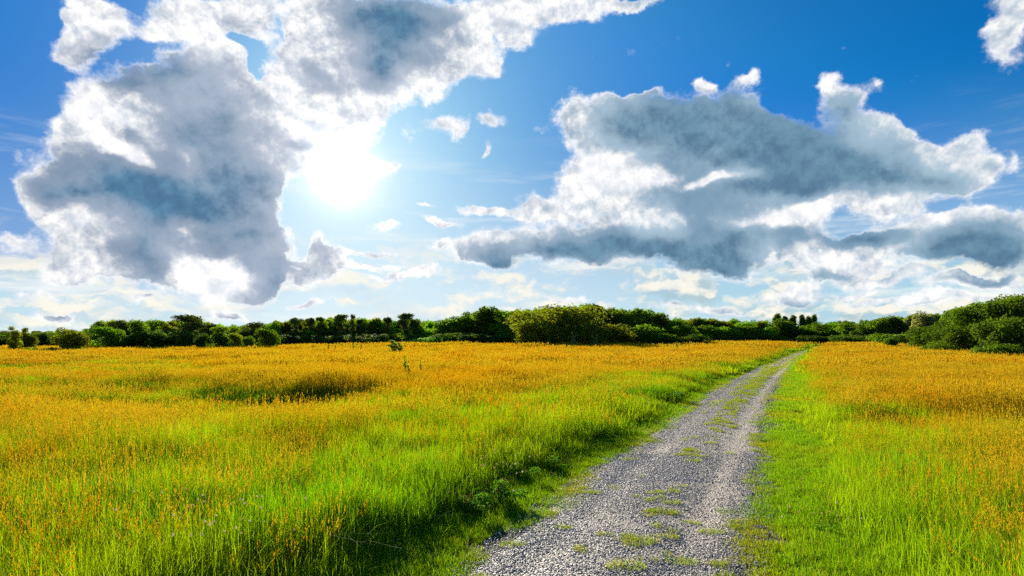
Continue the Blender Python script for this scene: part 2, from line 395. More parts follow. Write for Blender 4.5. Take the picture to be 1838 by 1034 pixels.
# grass blades: h = 0 root .. 1 tip along a blade, r = random per blade, dry = how dry the sward is here
def grass_mat(name, kind):
    m, k = new_mat(name); p = pos_of(k)
    h = att(k, 'h'); r = att(k, 'r'); dry = att(k, 'dry', 'INSTANCER'); tint = att(k, 'tint', 'INSTANCER')
    if kind == 'blade':
        c = k.mix(r, (.055, .205, .003), (.200, .385, .005))
        c = k.mix(k.m('MULTIPLY', tint, .8), c, (.31, .400, .004))
        yel = k.ramp(k.m('ADD', k.m('ADD', k.m('MULTIPLY', dry, .9), k.m('MULTIPLY', r, .55)), k.m('MULTIPLY', h, .35)), .70, 1.45)
        c = k.mix(yel, c, (.44, .340, .006))
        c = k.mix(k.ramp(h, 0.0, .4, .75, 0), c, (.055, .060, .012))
        tc = k.mix(1.0, c, (1.35, 1.25, .55), 'MULTIPLY')
        return finish(m, k, c, .75, .60, tc, spec=.08)
    if kind == 'seed':
        c = k.mix(r, (.44, .345, .006), (.64, .46, .022))
        c = k.mix(k.ramp(k.m('ADD', tint, k.m('MULTIPLY_ADD', r, .8, -.4)), .45, 1.1), c, (.60, .295, .005))
        c = k.mix(k.ramp(h, .30, .62, 1.0, 0), c, k.mix(dry, (.19, .27, .005), (.42, .33, .008)))
        tc = k.mix(1.0, c, (1.2, 1.05, .6), 'MULTIPLY')
        return finish(m, k, c, .8, .42, tc, spec=.05)
    if kind == 'verge':
        c = k.mix(r, (.090, .270, .004), (.25, .43, .006))
        c = k.mix(k.ramp(k.m('ADD', tint, k.m('MULTIPLY', r, .5)), .75, 1.6), c, (.38, .36, .008))
        c = k.mix(k.ramp(r, .93, .97), c, (.34, .21, .05))
        tc = k.mix(1.0, c, (1.35, 1.2, .55), 'MULTIPLY')
        return finish(m, k, c, .75, .58, tc, spec=.08)
M_BLADE = grass_mat('grass_blade', 'blade'); M_SEED = grass_mat('seed_stalk', 'seed'); M_VERGE = grass_mat('short_grass', 'verge')

# ------------------------------------------------------------ ground and path sheets
def axis(near, far, n): return np.concatenate([-np.geomspace(near, far, n)[::-1], [0], np.geomspace(near, far, n)])
gx = np.unique(np.round(np.concatenate([np.arange(-26, 26.1, .4), np.arange(-90, 90, 2.5), axis(95, 4000, 22)]), 3))
gy = np.unique(np.round(np.concatenate([np.arange(-8, 34.1, .4), np.arange(34, 100, 1.5), np.arange(100, 320, 5), np.geomspace(320, 5000, 16), -np.geomspace(10, 3000, 14)]), 3))
GX, GY = np.meshgrid(gx, gy); GZ = zed(GX, GY)
nx, ny = len(gx), len(gy)
idx = (np.arange(ny - 1)[:, None] * nx + np.arange(nx - 1)[None]).ravel()
gq = np.stack([idx, idx + 1, idx + 1 + nx, idx + nx], 1)
ground = link('ground', mesh_from('ground', np.stack([GX, GY, GZ], -1).reshape(-1, 3), [gq], [M_SOIL])); tag(ground, kind='structure')
# path: a ragged ribbon just above
ys = np.unique(np.round(np.concatenate([np.arange(-5, 30, .12), np.geomspace(30, 200, 320)]), 3)); u = np.linspace(-1, 1, 27)
c0 = pc(ys); sl_ = slope(ys); nrm = 1 / np.sqrt(1 + sl_ ** 2); hw_ = halfw(ys)
rag = lambda side: 1.0 + .10 * (fbm(ys * .9 + 50 * side, ys * 0 + side * 3.3, 3) - .5) * 2
PX = []; PY = []
for j, uu in enumerate(u):
    w_ = (hw_ + .14) * (rag(1) if uu > 0 else rag(2)) * uu
    PX.append(c0 + w_ * nrm); PY.append(ys - w_ * sl_ * nrm)
PX = np.array(PX).T; PY = np.array(PY).T
PZ = zed(PX, PY) + .012
LU = np.repeat(u[None], len(ys), 0)
edgeu = np.abs(LU) > .999; PZ[edgeu] -= .05
finea = .36 + 1.25 * np.exp(-((LU - .60) / .26) ** 2) * sstep(5.5, 7.0, PY) * (1 - .5 * sstep(12, 20, PY)) + .55 * np.exp(-((LU + .45) / .2) ** 2) * sstep(6.5, 9, PY) * (1 - sstep(11, 14, PY))
mossa = .75 * np.exp(-((LU - .05) / .34) ** 2) * sstep(9, 24, PY) + .35 * sstep(.8, 1.0, np.abs(LU))
n_ = len(u); idx = (np.arange(len(ys) - 1)[:, None] * n_ + np.arange(n_ - 1)[None]).ravel()
path = link('path', mesh_from('path', np.stack([PX, PY, PZ], -1).reshape(-1, 3), [np.stack([idx, idx + 1, idx + 1 + n_, idx + n_], 1)], [M_GRAVEL],
            attrs={'fine': finea.ravel(), 'moss': mossa.ravel()})); tag(path, kind='structure')

# ------------------------------------------------------------ tuft meshes (a few hundred blades each)
def blades(n, rad, hmin, hmax, wid, lean=.35, seg=3, seed=0, curl=1.0, clump=False):
    g = np.random.default_rng(seed)
    rr_ = rad * np.sqrt(g.random(n)); th = g.random(n) * 2 * np.pi
    if clump: rr_ = rad * g.random(n) ** 1.2 * .5
    bx = rr_ * np.cos(th); by = rr_ * np.sin(th)
    hh = hmin + (hmax - hmin) * g.random(n) ** 1.3
    ld = g.random(n) * 2 * np.pi if not clump else th + g.normal(0, .5, n)
    ln = np.abs(g.normal(0, lean, n)) * hh
    bend = (g.random(n) * 1.4 + .6) * curl
    fa = g.random(n) * np.pi; w = wid * (.6 + .8 * g.random(n))
    ts = np.linspace(0, 1, seg + 1)
    V = []; h_ = []
    for i, t in enumerate(ts):
        off = ln * t ** (1 + bend)
        x = bx + off * np.cos(ld); y = by + off * np.sin(ld); z = hh * t * (1 - .18 * (ln / hh) * t) - .02 * (t == 0)
        ww = w * (1 - t ** 1.8) / 2
        if i < seg:
            V += [np.stack([x - ww * np.cos(fa), y - ww * np.sin(fa), z], 1), np.stack([x + ww * np.cos(fa), y + ww * np.sin(fa), z], 1)]; h_ += [np.full(n, t)] * 2
        else: V += [np.stack([x, y, z], 1)]; h_ += [np.full(n, 1.0)]
    k_ = 2 * seg + 1; V = np.stack(V, 1).reshape(-1, 3); h_ = np.stack(h_, 1).ravel()
    b = np.arange(n) * k_
    q = [np.stack([b + 2 * i, b + 2 * i + 1, b + 2 * i + 3, b + 2 * i + 2], 1) for i in range(seg - 1)]
    t3 = np.stack([b + 2 * seg - 2, b + 2 * seg - 1, b + 2 * seg], 1)
    return V, np.concatenate(q), t3, h_, np.repeat(g.random(n), k_)
def seeds(n, rad, hmin, hmax, wid, headw, nhead=9, seed=0, headlen=.26):
    """thin stalks that carry a loose feathery head"""
    g = np.random.default_rng(seed)
    V, q, t3, h_, r_ = blades(n, rad, hmin, hmax, wid, lean=.16, seg=3, seed=seed)
    stalk = V.reshape(n, 7, 3); rs = r_.reshape(n, 7)[:, 0]; h_ = h_ * .6
    top = stalk[:, 6]; pre = stalk[:, 4]; d = top - pre
    Ht = stalk[:, 6, 2]
    HV = []; 
    m_ = nhead
    t = g.random((n, m_)); base = top[:, None] - d[:, None] * (t * headlen * 3.0)[..., None]
    an = g.random((n, m_)) * 2 * np.pi; out = headw * (.25 + .75 * np.sin(np.pi * (.15 + .8 * t))) * (.6 + .8 * g.random((n, m_)))
    up = headw * (2.0 + g.random((n, m_)) * 2.6)
    tip = base + np.stack([out * np.cos(an), out * np.sin(an), up], -1)
    ww = wid * 1.15; pa = an + np.pi / 2
    dv = np.stack([np.cos(pa) * ww, np.sin(pa) * ww, 0 * pa], -1); midp = (base + tip) / 2
    HV = np.stack([base, midp + dv, tip, midp - dv], 2).reshape(-1, 3)
    o = len(V); b = o + np.arange(n * m_) * 4
    hq = np.stack([b, b + 1, b + 2, b + 3], 1)
    V = np.concatenate([V, HV]); h_ = np.concatenate([h_, np.full(len(HV), .95)]); r_ = np.concatenate([r_, np.repeat(np.repeat(rs, m_), 4)])
    return V, np.concatenate([q, hq]), t3, h_, r_
def tuft_obj(name, data, mat):
    V, q, t3, h_, r_ = data
    return bpy.data.objects.new(name, mesh_from(name, V, [q, t3], [mat], smooth=False, attrs={'h': h_, 'r': r_}))
def gn_scatter(name, pts, rot, scl, var, sources, dry=None, tint=None, tilt=None):
    """one stuff object: the source tufts set out on a cloud of points"""
    n = len(pts)
    src = bpy.data.collections.new(name + '_sources')
    for s_ in sources: src.objects.link(s_)
    me = bpy.data.meshes.new(name); me.vertices.add(n); me.vertices.foreach_set('co', np.asarray(pts, np.float32).ravel())
    def fa(nm, a, typ='FLOAT', key='value'):
        at = me.attributes.new(nm, typ, 'POINT'); at.data.foreach_set(key, a)
    e = np.zeros((n, 3), np.float32); e[:, 2] = rot
    if tilt is not None: e[:, 0] = tilt[0]; e[:, 1] = tilt[1]
    fa('erot', e.ravel(), 'FLOAT_VECTOR', 'vector')
    s3 = np.asarray(scl, np.float32); s3 = np.repeat(s3[:, None], 3, 1) if s3.ndim == 1 else s3
    fa('scl', s3.ravel(), 'FLOAT_VECTOR', 'vector')
    fa('var', np.asarray(var, np.int32), 'INT')
    fa('dry', np.asarray(dry if dry is not None else np.zeros(n), np.float32)); fa('tint', np.asarray(tint if tint is not None else rng.random(n), np.float32))
    o = link(name, me)
    ng = bpy.data.node_groups.new(name, 'GeometryNodeTree')
    ng.interface.new_socket('Geometry', in_out='INPUT', socket_type='NodeSocketGeometry'); ng.interface.new_socket('Geometry', in_out='OUTPUT', socket_type='NodeSocketGeometry')
    gi = ng.nodes.new('NodeGroupInput'); go = ng.nodes.new('NodeGroupOutput')
    ci = ng.nodes.new('GeometryNodeCollectionInfo'); ci.inputs['Collection'].default_value = src
    ci.inputs['Separate Children'].default_value = True; ci.inputs['Reset Children'].default_value = True
    ip = ng.nodes.new('GeometryNodeInstanceOnPoints'); ip.inputs['Pick Instance'].default_value = True
    def na(nm, typ):
        a = ng.nodes.new('GeometryNodeInputNamedAttribute'); a.data_type = typ; a.inputs[0].default_value = nm
        return next(x for x in a.outputs if x.enabled and x.name == 'Attribute')
    er = ng.nodes.new('FunctionNodeEulerToRotation')
    L = ng.links.new
    L(gi.outputs[0], ip.inputs['Points']); L(ci.outputs[0], ip.inputs['Instance'])
    L(na('var', 'INT'), ip.inputs['Instance Index']); L(na('erot', 'FLOAT_VECTOR'), er.inputs[0]); L(er.outputs[0], ip.inputs['Rotation'])
    L(na('scl', 'FLOAT_VECTOR'), ip.inputs['Scale']); L(ip.outputs[0], go.inputs[0])
    md = o.modifiers.new('scatter', 'NODES'); md.node_group = ng
    o['kind'] = 'stuff'
    return o
def in_view(d0, d1, dens, margin=1.12):
    """random ground points between two distances, in the wedge the camera sees (and a step beyond)"""
    A = .8355 * margin
    n = int(2 * (A * d1 + 4.5) * (d1 - d0) * dens)
    y = d0 + rng.random(n) * (d1 - d0)
    x = (rng.random(n) * 2 - 1) * (A * d1 + 4.5)
    k_ = np.abs(x) < A * y + 4.5
    return x[k_], y[k_]
# ------------------------------------------------------------ what grows where
VL = lambda y: 1.15 + .35 * (fbm(y * .35, y * 0 + 3, 3) - .5) * 2
VR = lambda y: np.interp(y, [3, 5, 7, 12, 25, 60], [1.55, 1.4, 1.15, 1.35, 1.6, 1.6]) + .3 * (fbm(y * .4, y * 0 + 8, 3) - .5) * 2
def zones(x, y):
    l = lateral(x, y); hw = halfw(y); e = np.abs(l) - hw
    vw = np.where(l < 0, VL(y), VR(y))
    tall = sstep(-.25, .35, e - vw)          # 0 in the verge, 1 in the meadow
    return l, e, tall
def dryness(x, y):
    l, e, tall = zones(x, y)
    n1 = fbm(x * .16 + 5, y * .16, 4); n2 = fbm(x * .6, y * .35 + 20, 3)
    left = np.interp(y, [3, 5.5, 8, 11, 14, 18, 24, 40], [.05, .22, .42, .38, .36, .50, .72, .82])
    right = np.interp(y, [3, 5, 7, 9, 12, 16, 30], [.30, .42, .46, .56, .74, .84, .86])
    d = np.where(l < 0, left, right)
    d = d + (n1 - .5) * 1.1 * np.interp(y, [4, 12, 30, 80], [.7, 1.0, 1.0, .8]) + (n2 - .5) * .5
    fringe = np.interp(y, [4, 10, 20, 60, 130], [2.2, 3.2, 4.5, 5.5, 4.0])
    d = d - .75 * (1 - sstep(.2, 1.0, (e - 1.2) / fringe)) * np.where(l < 0, 1, .8)
    d = d - hollow(x, y) * 4.2 - .5 * sstep(.60, .72, fbm(x * .22 + 91, y * .09 + 13, 3))
    return np.clip(d, 0, 1)

def build_layer(name, bands, sources_of, hfun, dens_fun, tintf=None):
    P_, R_, S_, V_, D_, T_ = [], [], [], [], [], []
    nv = 0; allsrc = []
    for (d0, d1, dens, key) in bands:
        srcs = sources_of(key); base = len(allsrc); allsrc += srcs
        x, y = in_view(d0, d1, dens)
        l, e, tall = zones(x, y); dr = dryness(x, y)
        keep = rng.random(len(x)) < dens_fun(x, y, l, e, tall, dr)
        x, y, l, e, tall, dr = [a[keep] for a in (x, y, l, e, tall, dr)]
        hz_ = hfun(x, y, l, e, tall, dr)
        P_.append(np.stack([x, y, zed(x, y)], 1)); R_.append(rng.random(len(x)) * 6.283)
        sxy = .85 + .3 * rng.random(len(x))
        S_.append(np.stack([sxy, sxy, hz_], 1)); V_.append(base + rng.integers(0, len(srcs), len(x))); D_.append(dr)
        T_.append(np.clip(fbm(x * .45 + 70, y * .45, 3) * 1.6 - .3 + rng.normal(0, .12, len(x)), 0, 1) if tintf is None else tintf(x, y))
    V = np.concatenate(V_)
    # Collection Info hands its children over in name order
    order = sorted(range(len(allsrc)), key=lambda i: allsrc[i].name); inv = np.empty(len(order), int); inv[order] = np.arange(len(order))
    o = gn_scatter(name, np.concatenate(P_), np.concatenate(R_), np.concatenate(S_), inv[V], allsrc, np.concatenate(D_), np.concatenate(T_))
    print(name, len(V)); return o

# green sward of the meadow
def src_blade(key):
    return [tuft_obj('meadow_blades_%s%d' % (key, i), {'a': lambda: blades(120, .34, .20, .62, .0062, lean=.30 + .16 * (i % 3), seed=i),
            'b': lambda: blades(150, .55, .22, .58, .011, seed=20 + i), 'c': lambda: blades(190, 1.2, .22, .56, .030, seed=40 + i, seg=2), 'd': lambda: blades(190, 2.6, .25, .60, .085, seed=60 + i, seg=2)}[key](), M_BLADE) for i in range(5)]
def meadow_h(x, y, l, e, tall, dr):
    near_edge = 1 - .15 * (1 - sstep(0, 1.3, e - 1.2))
    hh = (.80 + .45 * (fbm(x * .5 + 11, y * .5 + 4, 3) - .5) * 2 + .12 * rng.normal(size=len(x))) * near_edge * (.35 + .65 * tall)
    return hh * (1 - np.clip(hollow(x, y) * 1.6, 0, .6))
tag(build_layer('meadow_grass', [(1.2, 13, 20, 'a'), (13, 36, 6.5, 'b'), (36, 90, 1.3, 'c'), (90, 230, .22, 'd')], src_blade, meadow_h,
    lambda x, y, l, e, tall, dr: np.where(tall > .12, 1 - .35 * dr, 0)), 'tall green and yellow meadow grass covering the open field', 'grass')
# dry flower stalks above it
def src_seed(key):
    return [tuft_obj('meadow_stalks_%s%d' % (key, i), {'a': lambda: seeds(26, .34, .50, .88, .0030, .0085, 11, seed=80 + i),
            'b': lambda: seeds(46, .55, .48, .86, .0055, .014, 8, seed=90 + i), 'c': lambda: seeds(70, 1.2, .46, .84, .014, .034, 5, seed=100 + i), 'd': lambda: seeds(80, 2.6, .46, .82, .040, .080, 4, seed=110 + i)}[key](), M_SEED) for i in range(5)]
tag(build_layer('dry_grass_stalks', [(1.2, 13, 18, 'a'), (13, 36, 8.5, 'b'), (36, 90, 1.9, 'c'), (90, 230, .34, 'd')], src_seed,
    lambda x, y, l, e, tall, dr: meadow_h(x, y, l, e, tall, dr) * (.92 + .12 * dr),
    lambda x, y, l, e, tall, dr: np.where(tall > .6, .16 + .84 * dr, 0)), 'dry orange flowering grass stalks standing over the whole meadow', 'grass')
# short grass of the two verges, ragged into the gravel
def src_verge(key):
    return [tuft_obj('short_blades_%s%d' % (key, i), {'a': lambda: blades(120, .13, .025, .085, .0045, lean=.7, seg=2, seed=130 + i),
            'b': lambda: blades(130, .30, .03, .09, .011, lean=.7, seg=2, seed=140 + i), 'c': lambda: blades(130, .8, .03, .10, .035, lean=.6, seg=2, seed=150 + i)}[key](), M_VERGE) for i in range(4)]
def verge_d(x, y, l, e, tall, dr):
    ed = .45 * (fbm(x * 1.1, y * 1.1 + 30, 4) - .5) * 2
    on = sstep(-.10, .12, e + ed - .02) * (1 - .7 * sstep(.5, 1, tall))
    thin = .30 + .70 * sstep(.30, .52, fbm(x * 2.6, y * 2.6, 3) + .35 * sstep(.1, .8, e))
    mid_ = .9 * np.exp(-((l - .05) / .36) ** 2) * sstep(12, 32, y) * sstep(.40, .55, fbm(x * 1.5 + 9, y * .9, 3) + .10 * sstep(20, 60, y))
    fl = np.where(y > 90, sstep(.5, 1., y / 130), 0) * (e < 0)
    return np.clip(on * thin + mid_ + fl * .8, 0, 1) * (e > -2) * (e < 4)
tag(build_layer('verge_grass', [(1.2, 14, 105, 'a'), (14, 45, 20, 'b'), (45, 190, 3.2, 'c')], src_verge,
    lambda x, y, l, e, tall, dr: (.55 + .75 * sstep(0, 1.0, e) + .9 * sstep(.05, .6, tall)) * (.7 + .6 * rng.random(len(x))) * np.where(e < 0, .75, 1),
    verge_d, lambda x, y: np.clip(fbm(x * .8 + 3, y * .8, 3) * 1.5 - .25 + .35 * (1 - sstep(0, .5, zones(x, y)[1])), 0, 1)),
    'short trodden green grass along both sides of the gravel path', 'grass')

# ------------------------------------------------------------ loose gravel
def stone(i):
    g = np.random.default_rng(200 + i); bm = bmesh.new(); bmesh.ops.create_icosphere(bm, subdivisions=1, radius=.5)
    for v in bm.verts: v.co *= 1 + g.normal(0, .16)
    for v in bm.verts: v.co.z *= .62; v.co.x *= 1.15
    me = bpy.data.meshes.new('pebble%d' % i); bm.to_mesh(me); bm.free(); me.materials.append(M_STONE)
    return bpy.data.objects.new('pebble%d' % i, me)
n = 170000
y = np.where(rng.random(n) < .62, 2.8 + 8.5 * rng.random(n) ** 1.25, 9 + 26 * rng.random(n) ** 1.5)
hw = halfw(y); l = (rng.random(n) * 2 - 1) * (hw + .30)
x = pc(y) + l * np.sqrt(1 + slope(y) ** 2)
lu = l / hw
dustk = np.exp(-((lu - .60) / .26) ** 2) * sstep(5.5, 7.0, y) * (1 - .5 * sstep(12, 20, y))
e = np.abs(l) - hw
keep = rng.random(n) < (1 - .72 * dustk) * (1 - .55 * sstep(-.15, .3, e)) * (.30 + .45 * sstep(.35, .6, fbm(x * 1.7, y * 1.7 + 60, 3) + .1))
x, y = x[keep], y[keep]; n = len(x)
sz = .008 + .013 * rng.random(n) ** 2.2 + .008 * (rng.random(n) < .03)
sz = sz * np.interp(y, [5, 20, 35], [1, 1.3, 1.7])
o = gn_scatter('gravel_stones', np.stack([x, y, zed(x, y) + .012 + sz * .12], 1), rng.random(n) * 6.28, sz, rng.integers(0, 6, n), [stone(i) for i in range(6)],
               tint=rng.random(n), tilt=(rng.normal(0, .3, n), rng.normal(0, .3, n)))
tag(o, 'loose grey crushed stones lying all over the gravel path', 'gravel')
# ------------------------------------------------------------ trees and bushes
def leaf_mat(name, c0, c1, c2, tr=.52):
    c0, c1, c2 = [tuple(x * 1.75 for x in c) for c in (c0, c1, c2)]
    m, k = new_mat(name); p = pos_of(k); r = att(k, 'r')
    oi = k.n('ShaderNodeObjectInfo').outputs['Random']
    c = k.mix(r, c0, c1)
    c = k.mix(k.ramp(k.m('ADD', r, k.m('MULTIPLY_ADD', k.noise(p, .55, 3, .6), 2.0, -1.0)), .75, 1.1), c, c2)
    v_ = k.m('MULTIPLY_ADD', oi, .75, .80)
    c = k.v('SCALE', c, None, v_)
    return finish(m, k, c, .7, tr, k.mix(1.0, c, (1.6, 1.45, .4), 'MULTIPLY'), spec=.06)
LEAF = {
 'thick': leaf_mat('leaf_thicket_green', (.022, .048, .004), (.048, .085, .006), (.085, .12, .008)),
 'mid':   leaf_mat('leaf_mid_green', (.040, .085, .006), (.085, .150, .010), (.13, .19, .012)),
 'olive': leaf_mat('leaf_olive', (.055, .078, .006), (.10, .122, .010), (.15, .165, .014)),
 'dark':  leaf_mat('leaf_dark_green', (.022, .050, .008), (.050, .085, .012), (.09, .13, .014)),
 'bright':leaf_mat('leaf_bright_green', (.055, .14, .008), (.11, .21, .012), (.17, .28, .014)),
 'pine':  leaf_mat('needle_green', (.035, .055, .012), (.065, .090, .018), (.10, .12, .02), .25),
 'grey':  leaf_mat('leaf_grey_green', (.085, .105, .045), (.14, .165, .08), (.20, .22, .12)),
}
m, k = new_mat('bark'); p = pos_of(k)
M_BARK = finish(m, k, k.mix(k.noise(p, 6, 5, .6), (.045, .035, .022), (.15, .12, .085)), .9, bump=(k.noise(p, 12, 5, .6), .05))
m, k = new_mat('pale_bark'); p = pos_of(k)
M_PALE = finish(m, k, k.mix(k.noise(p, 6, 5, .6), (.25, .22, .17), (.50, .46, .38)), .9)

def leaves(lobes, n, size, seed=0, shell=.55, flat=1.0, droop=0.0):
    """n leaf sprays (two crossed little quads bent out of plane) through the lobes' outer volume"""
    g = np.random.default_rng(seed)
    L = np.array(lobes, float)                       # x y z rx ry rz
    wgt = (L[:, 3] * L[:, 4] * L[:, 5]) ** (2 / 3); wgt /= wgt.sum()
    li = g.choice(len(L), n, p=wgt)
    d = g.normal(size=(n, 3)); d /= np.linalg.norm(d, axis=1)[:, None]
    lump = 1 + .20 * np.sin(d[:, 0] * 5 + li) * np.sin(d[:, 1] * 6 + 2 * li) * np.cos(d[:, 2] * 5 + li * 3)
    rr_ = (shell + (1 - shell) * g.random(n) ** .6) * lump * (1 + .10 * g.normal(size=n) * (g.random(n) < .25))
    C = L[li, :3] + d * L[li, 3:6] * rr_[:, None]
    C[:, 2] = np.maximum(C[:, 2], .03)
    nrm = d + g.normal(0, .55, (n, 3)); nrm[:, 2] += .25; nrm /= np.linalg.norm(nrm, axis=1)[:, None]
    a = np.cross(nrm, g.normal(size=(n, 3))); a /= np.linalg.norm(a, axis=1)[:, None]; b = np.cross(nrm, a)
    s_ = size * (.5 + g.random(n))[:, None]
    a = a * s_; b = b * s_ * (.45 + .3 * g.random(n))[:, None]; fold = nrm * s_ * .25
    V = np.stack([C - a, C - b * .9 + fold, C + a, C + b + fold * .6], 1).reshape(-1, 3)
    q = np.arange(n * 4).reshape(-1, 4)
    lr = g.random(len(L))
    r_ = np.clip(.55 * g.random(n) + .45 * lr[li], 0, 1)
    return V, q, np.repeat(r_, 4)
def tube(pts, rad, seg=7):
    pts = np.array(pts, float); V = []; Fq = []
    for i, p in enumerate(pts):
        d = pts[min(i + 1, len(pts) - 1)] - pts[max(i - 1, 0)]; d /= np.linalg.norm(d) + 1e-9
        a = np.cross(d, (1, .2, 0)); a /= np.linalg.norm(a); b = np.cross(d, a)
        t = np.arange(seg) / seg * 2 * np.pi
        V.append(p + rad[i] * (np.cos(t)[:, None] * a + np.sin(t)[:, None] * b))
        if i: o = (i - 1) * seg; j = np.arange(seg); Fq.append(np.stack([o + j, o + (j + 1) % seg, o + seg + (j + 1) % seg, o + seg + j], 1))
    return np.concatenate(V), np.concatenate(Fq)
def join(parts):
    V = []; Fq = []; o = 0
    for v, f in parts: V.append(v); Fq.append(f + o); o += len(v)
    return np.concatenate(V), np.concatenate(Fq)
def limbs(h, lobes, seed, r0=.022, stems=1, fork=.28):
    g = np.random.default_rng(seed); P_ = []
    for s_ in range(stems):
        ox, oy = (g.normal(0, .05, 2) if stems > 1 else (0, 0)); lx, ly = g.normal(0, .03 + .10 * (stems > 1), 2)
        zs = np.linspace(-.03, h * .85, 6)
        main = [(ox + lx * (z / h) + .012 * math.sin(z * 9 + s_), oy + ly * (z / h), z) for z in zs]
        P_.append(tube(main, [r0 * (1.5 if i == 0 else 1) * (1 - .8 * i / 5) for i in range(6)]))
    for lb in lobes:
        c = np.array(lb[:3]); st = np.array([0, 0, max(h * fork, c[2] * .55 - .05)])
        mid_ = st * .5 + c * .5 + g.normal(0, .02, 3)
        P_.append(tube([st, mid_, c, c + (0, 0, lb[5] * .5)], [r0 * .55, r0 * .4, r0 * .25, r0 * .1], 5))
    return join(P_)
# every kind is modelled 1 m high and as wide as its own shape asks; a root Empty scales it to its place
def lob(g, n, cx, cz, sx, sz, r, rz, bot=.12):
    o = []
    for i in range(n):
        t = i / n * 6.28 + g.random(); q = math.sqrt(g.random())
        z = min(max(cz + (g.random() * 2 - 1) * sz, bot), 1 - rz * .8)
        w_ = math.sqrt(max(.15, 1 - ((z - cz) / (sz + .22)) ** 2))
        rr_ = r * (.75 + .5 * g.random())
        o.append((cx + math.cos(t) * sx * q * w_, math.sin(t) * sx * q * w_, z, rr_, rr_, rr_ * rz / r))
    return o
KINDS = {}
def kind(name, i, lobes, n, size, mat, trunk=True, stems=1, r0=.022, shell=.5, bark=None, fork=.28):
    V, q, r_ = leaves(lobes, n, size, seed=300 + 17 * i + len(name), shell=shell)
    top = V[:, 2].max(); V = V / top; L2 = [tuple(np.array(l) / top) for l in lobes]
    wid = np.percentile(np.abs(V[:, 0]), 97) * 2
    crown = mesh_from(name + '_crown', V, [q], [mat], smooth=False, attrs={'r': r_})
    tv, tf = limbs(1.0, L2, 500 + i, r0, stems, fork)
    tr = mesh_from(name + '_trunk', tv, [tf], [bark or M_BARK])
    KINDS.setdefault(name, []).append((crown, tr, wid))
for i in range(4):
    g = np.random.default_rng(40 + i)
    kind('round', i, lob(g, 15, 0, .56, .30, .30, .17, .15) + [(0, 0, .5, .26, .26, .38)], 5200, .026, LEAF['mid'])
    kind('tall', i, lob(g, 16, 0, .55, .20, .38, .12, .12, .14) + [(0, 0, .45, .16, .16, .36)], 4600, .024, LEAF['mid'])
    kind('bush', i, lob(g, 16, 0, .42, .62, .34, .30, .26, .10) + [(0, 0, .35, .55, .55, .38)], 6400, .040, LEAF['mid'], stems=4, r0=.03)
    kind('pine', i, [(g.normal(0, .09), g.normal(0, .09), z, a, a, .07) for z, a in zip(.40 + .52 * g.random(14), .09 + .08 * g.random(14))]
         + [(g.normal(0, .10), g.normal(0, .10), .88 + .05 * g.random(), .10, .10, .07) for q_ in range(5)], 3200, .020, LEAF['pine'], r0=.020, shell=.2, fork=.5)
for i in range(2):
    g = np.random.default_rng(70 + i)
    kind('poplar', i, [(g.normal(0, .015), g.normal(0, .015), z, .09 * (.85 + .3 * g.random()) * (1 if z < .8 else .7), .09, .12) for z in np.linspace(.14, .90, 16)], 3800, .022, LEAF['dark'], shell=.3)
    kind('feathery', i, [(x_ * .9, y_ * .9, z_, .10, .10, .10) for x_, y_, z_ in [(g.normal(0, .16), g.normal(0, .16), z) for z in np.linspace(.15, .93, 18)]] + [(0, 0, .4, .14, .14, .3)], 3600, .022, LEAF['dark'], shell=.1)
    kind('sapling', i, [(g.normal(0, .13) * (1.1 - z), g.normal(0, .13) * (1.1 - z), z, a, a, .8 * a) for z, a in zip(np.linspace(.12, .95, 15), .04 + .06 * g.random(15))], 330, .042, LEAF['mid'], r0=.012, shell=.1)
    kind('big_bush', i, lob(g, 30, 0, .50, .74, .36, .27, .22, .12) + [(0, 0, .42, .74, .70, .42)], 15000, .027, LEAF['olive'], stems=5, r0=.03)
    kind('thicket', i, lob(g, 34, 0, .46, .55, .42, .20, .17, .08) + [(0, 0, .40, .5, .5, .42)], 13000, .024, LEAF['mid'], stems=5, r0=.028)

def tree(kd, X, Yt, wpx, y, leaf, name, cat, label, group, x=None, var=None, zb=None):
    """X, Yt: where its middle and its top stand in the photograph, y: metres away"""
    crown, trunk, wid = KINDS[kd][(var if var is not None else random.randrange(99)) % len(KINDS[kd])]
    x = (X - W / 2) / F * y; z = float(zed(x, y)) - .03
    h = EYE + (HOR - Yt) / F * y - z
    root = bpy.data.objects.new(name, None); COL.objects.link(root)
    root.empty_display_size = .5; root.location = (x, y, z)
    sx = wpx / F * y / wid
    root.scale = (sx, sx * .9, h); root.rotation_euler = (0, 0, random.choice((0, math.pi)) + random.uniform(-.5, .5))
    tag(root, label, cat, group)
    for nm, me in (('trunk', trunk), ('crown', crown)):
        c = bpy.data.objects.new(nm, me); COL.objects.link(c); c.parent = root
    if leaf: c.material_slots[0].link = 'OBJECT'; c.material_slots[0].material = LEAF[leaf]
    return root
GL = 'trees along the left edge of the field'; GM = 'trees along the middle of the wood edge'; GR = 'trees and bushes on the right'
GP = 'umbrella pines above the wood'; GPo = 'poplars on the horizon'; GB = 'bushes at the foot of the wood'
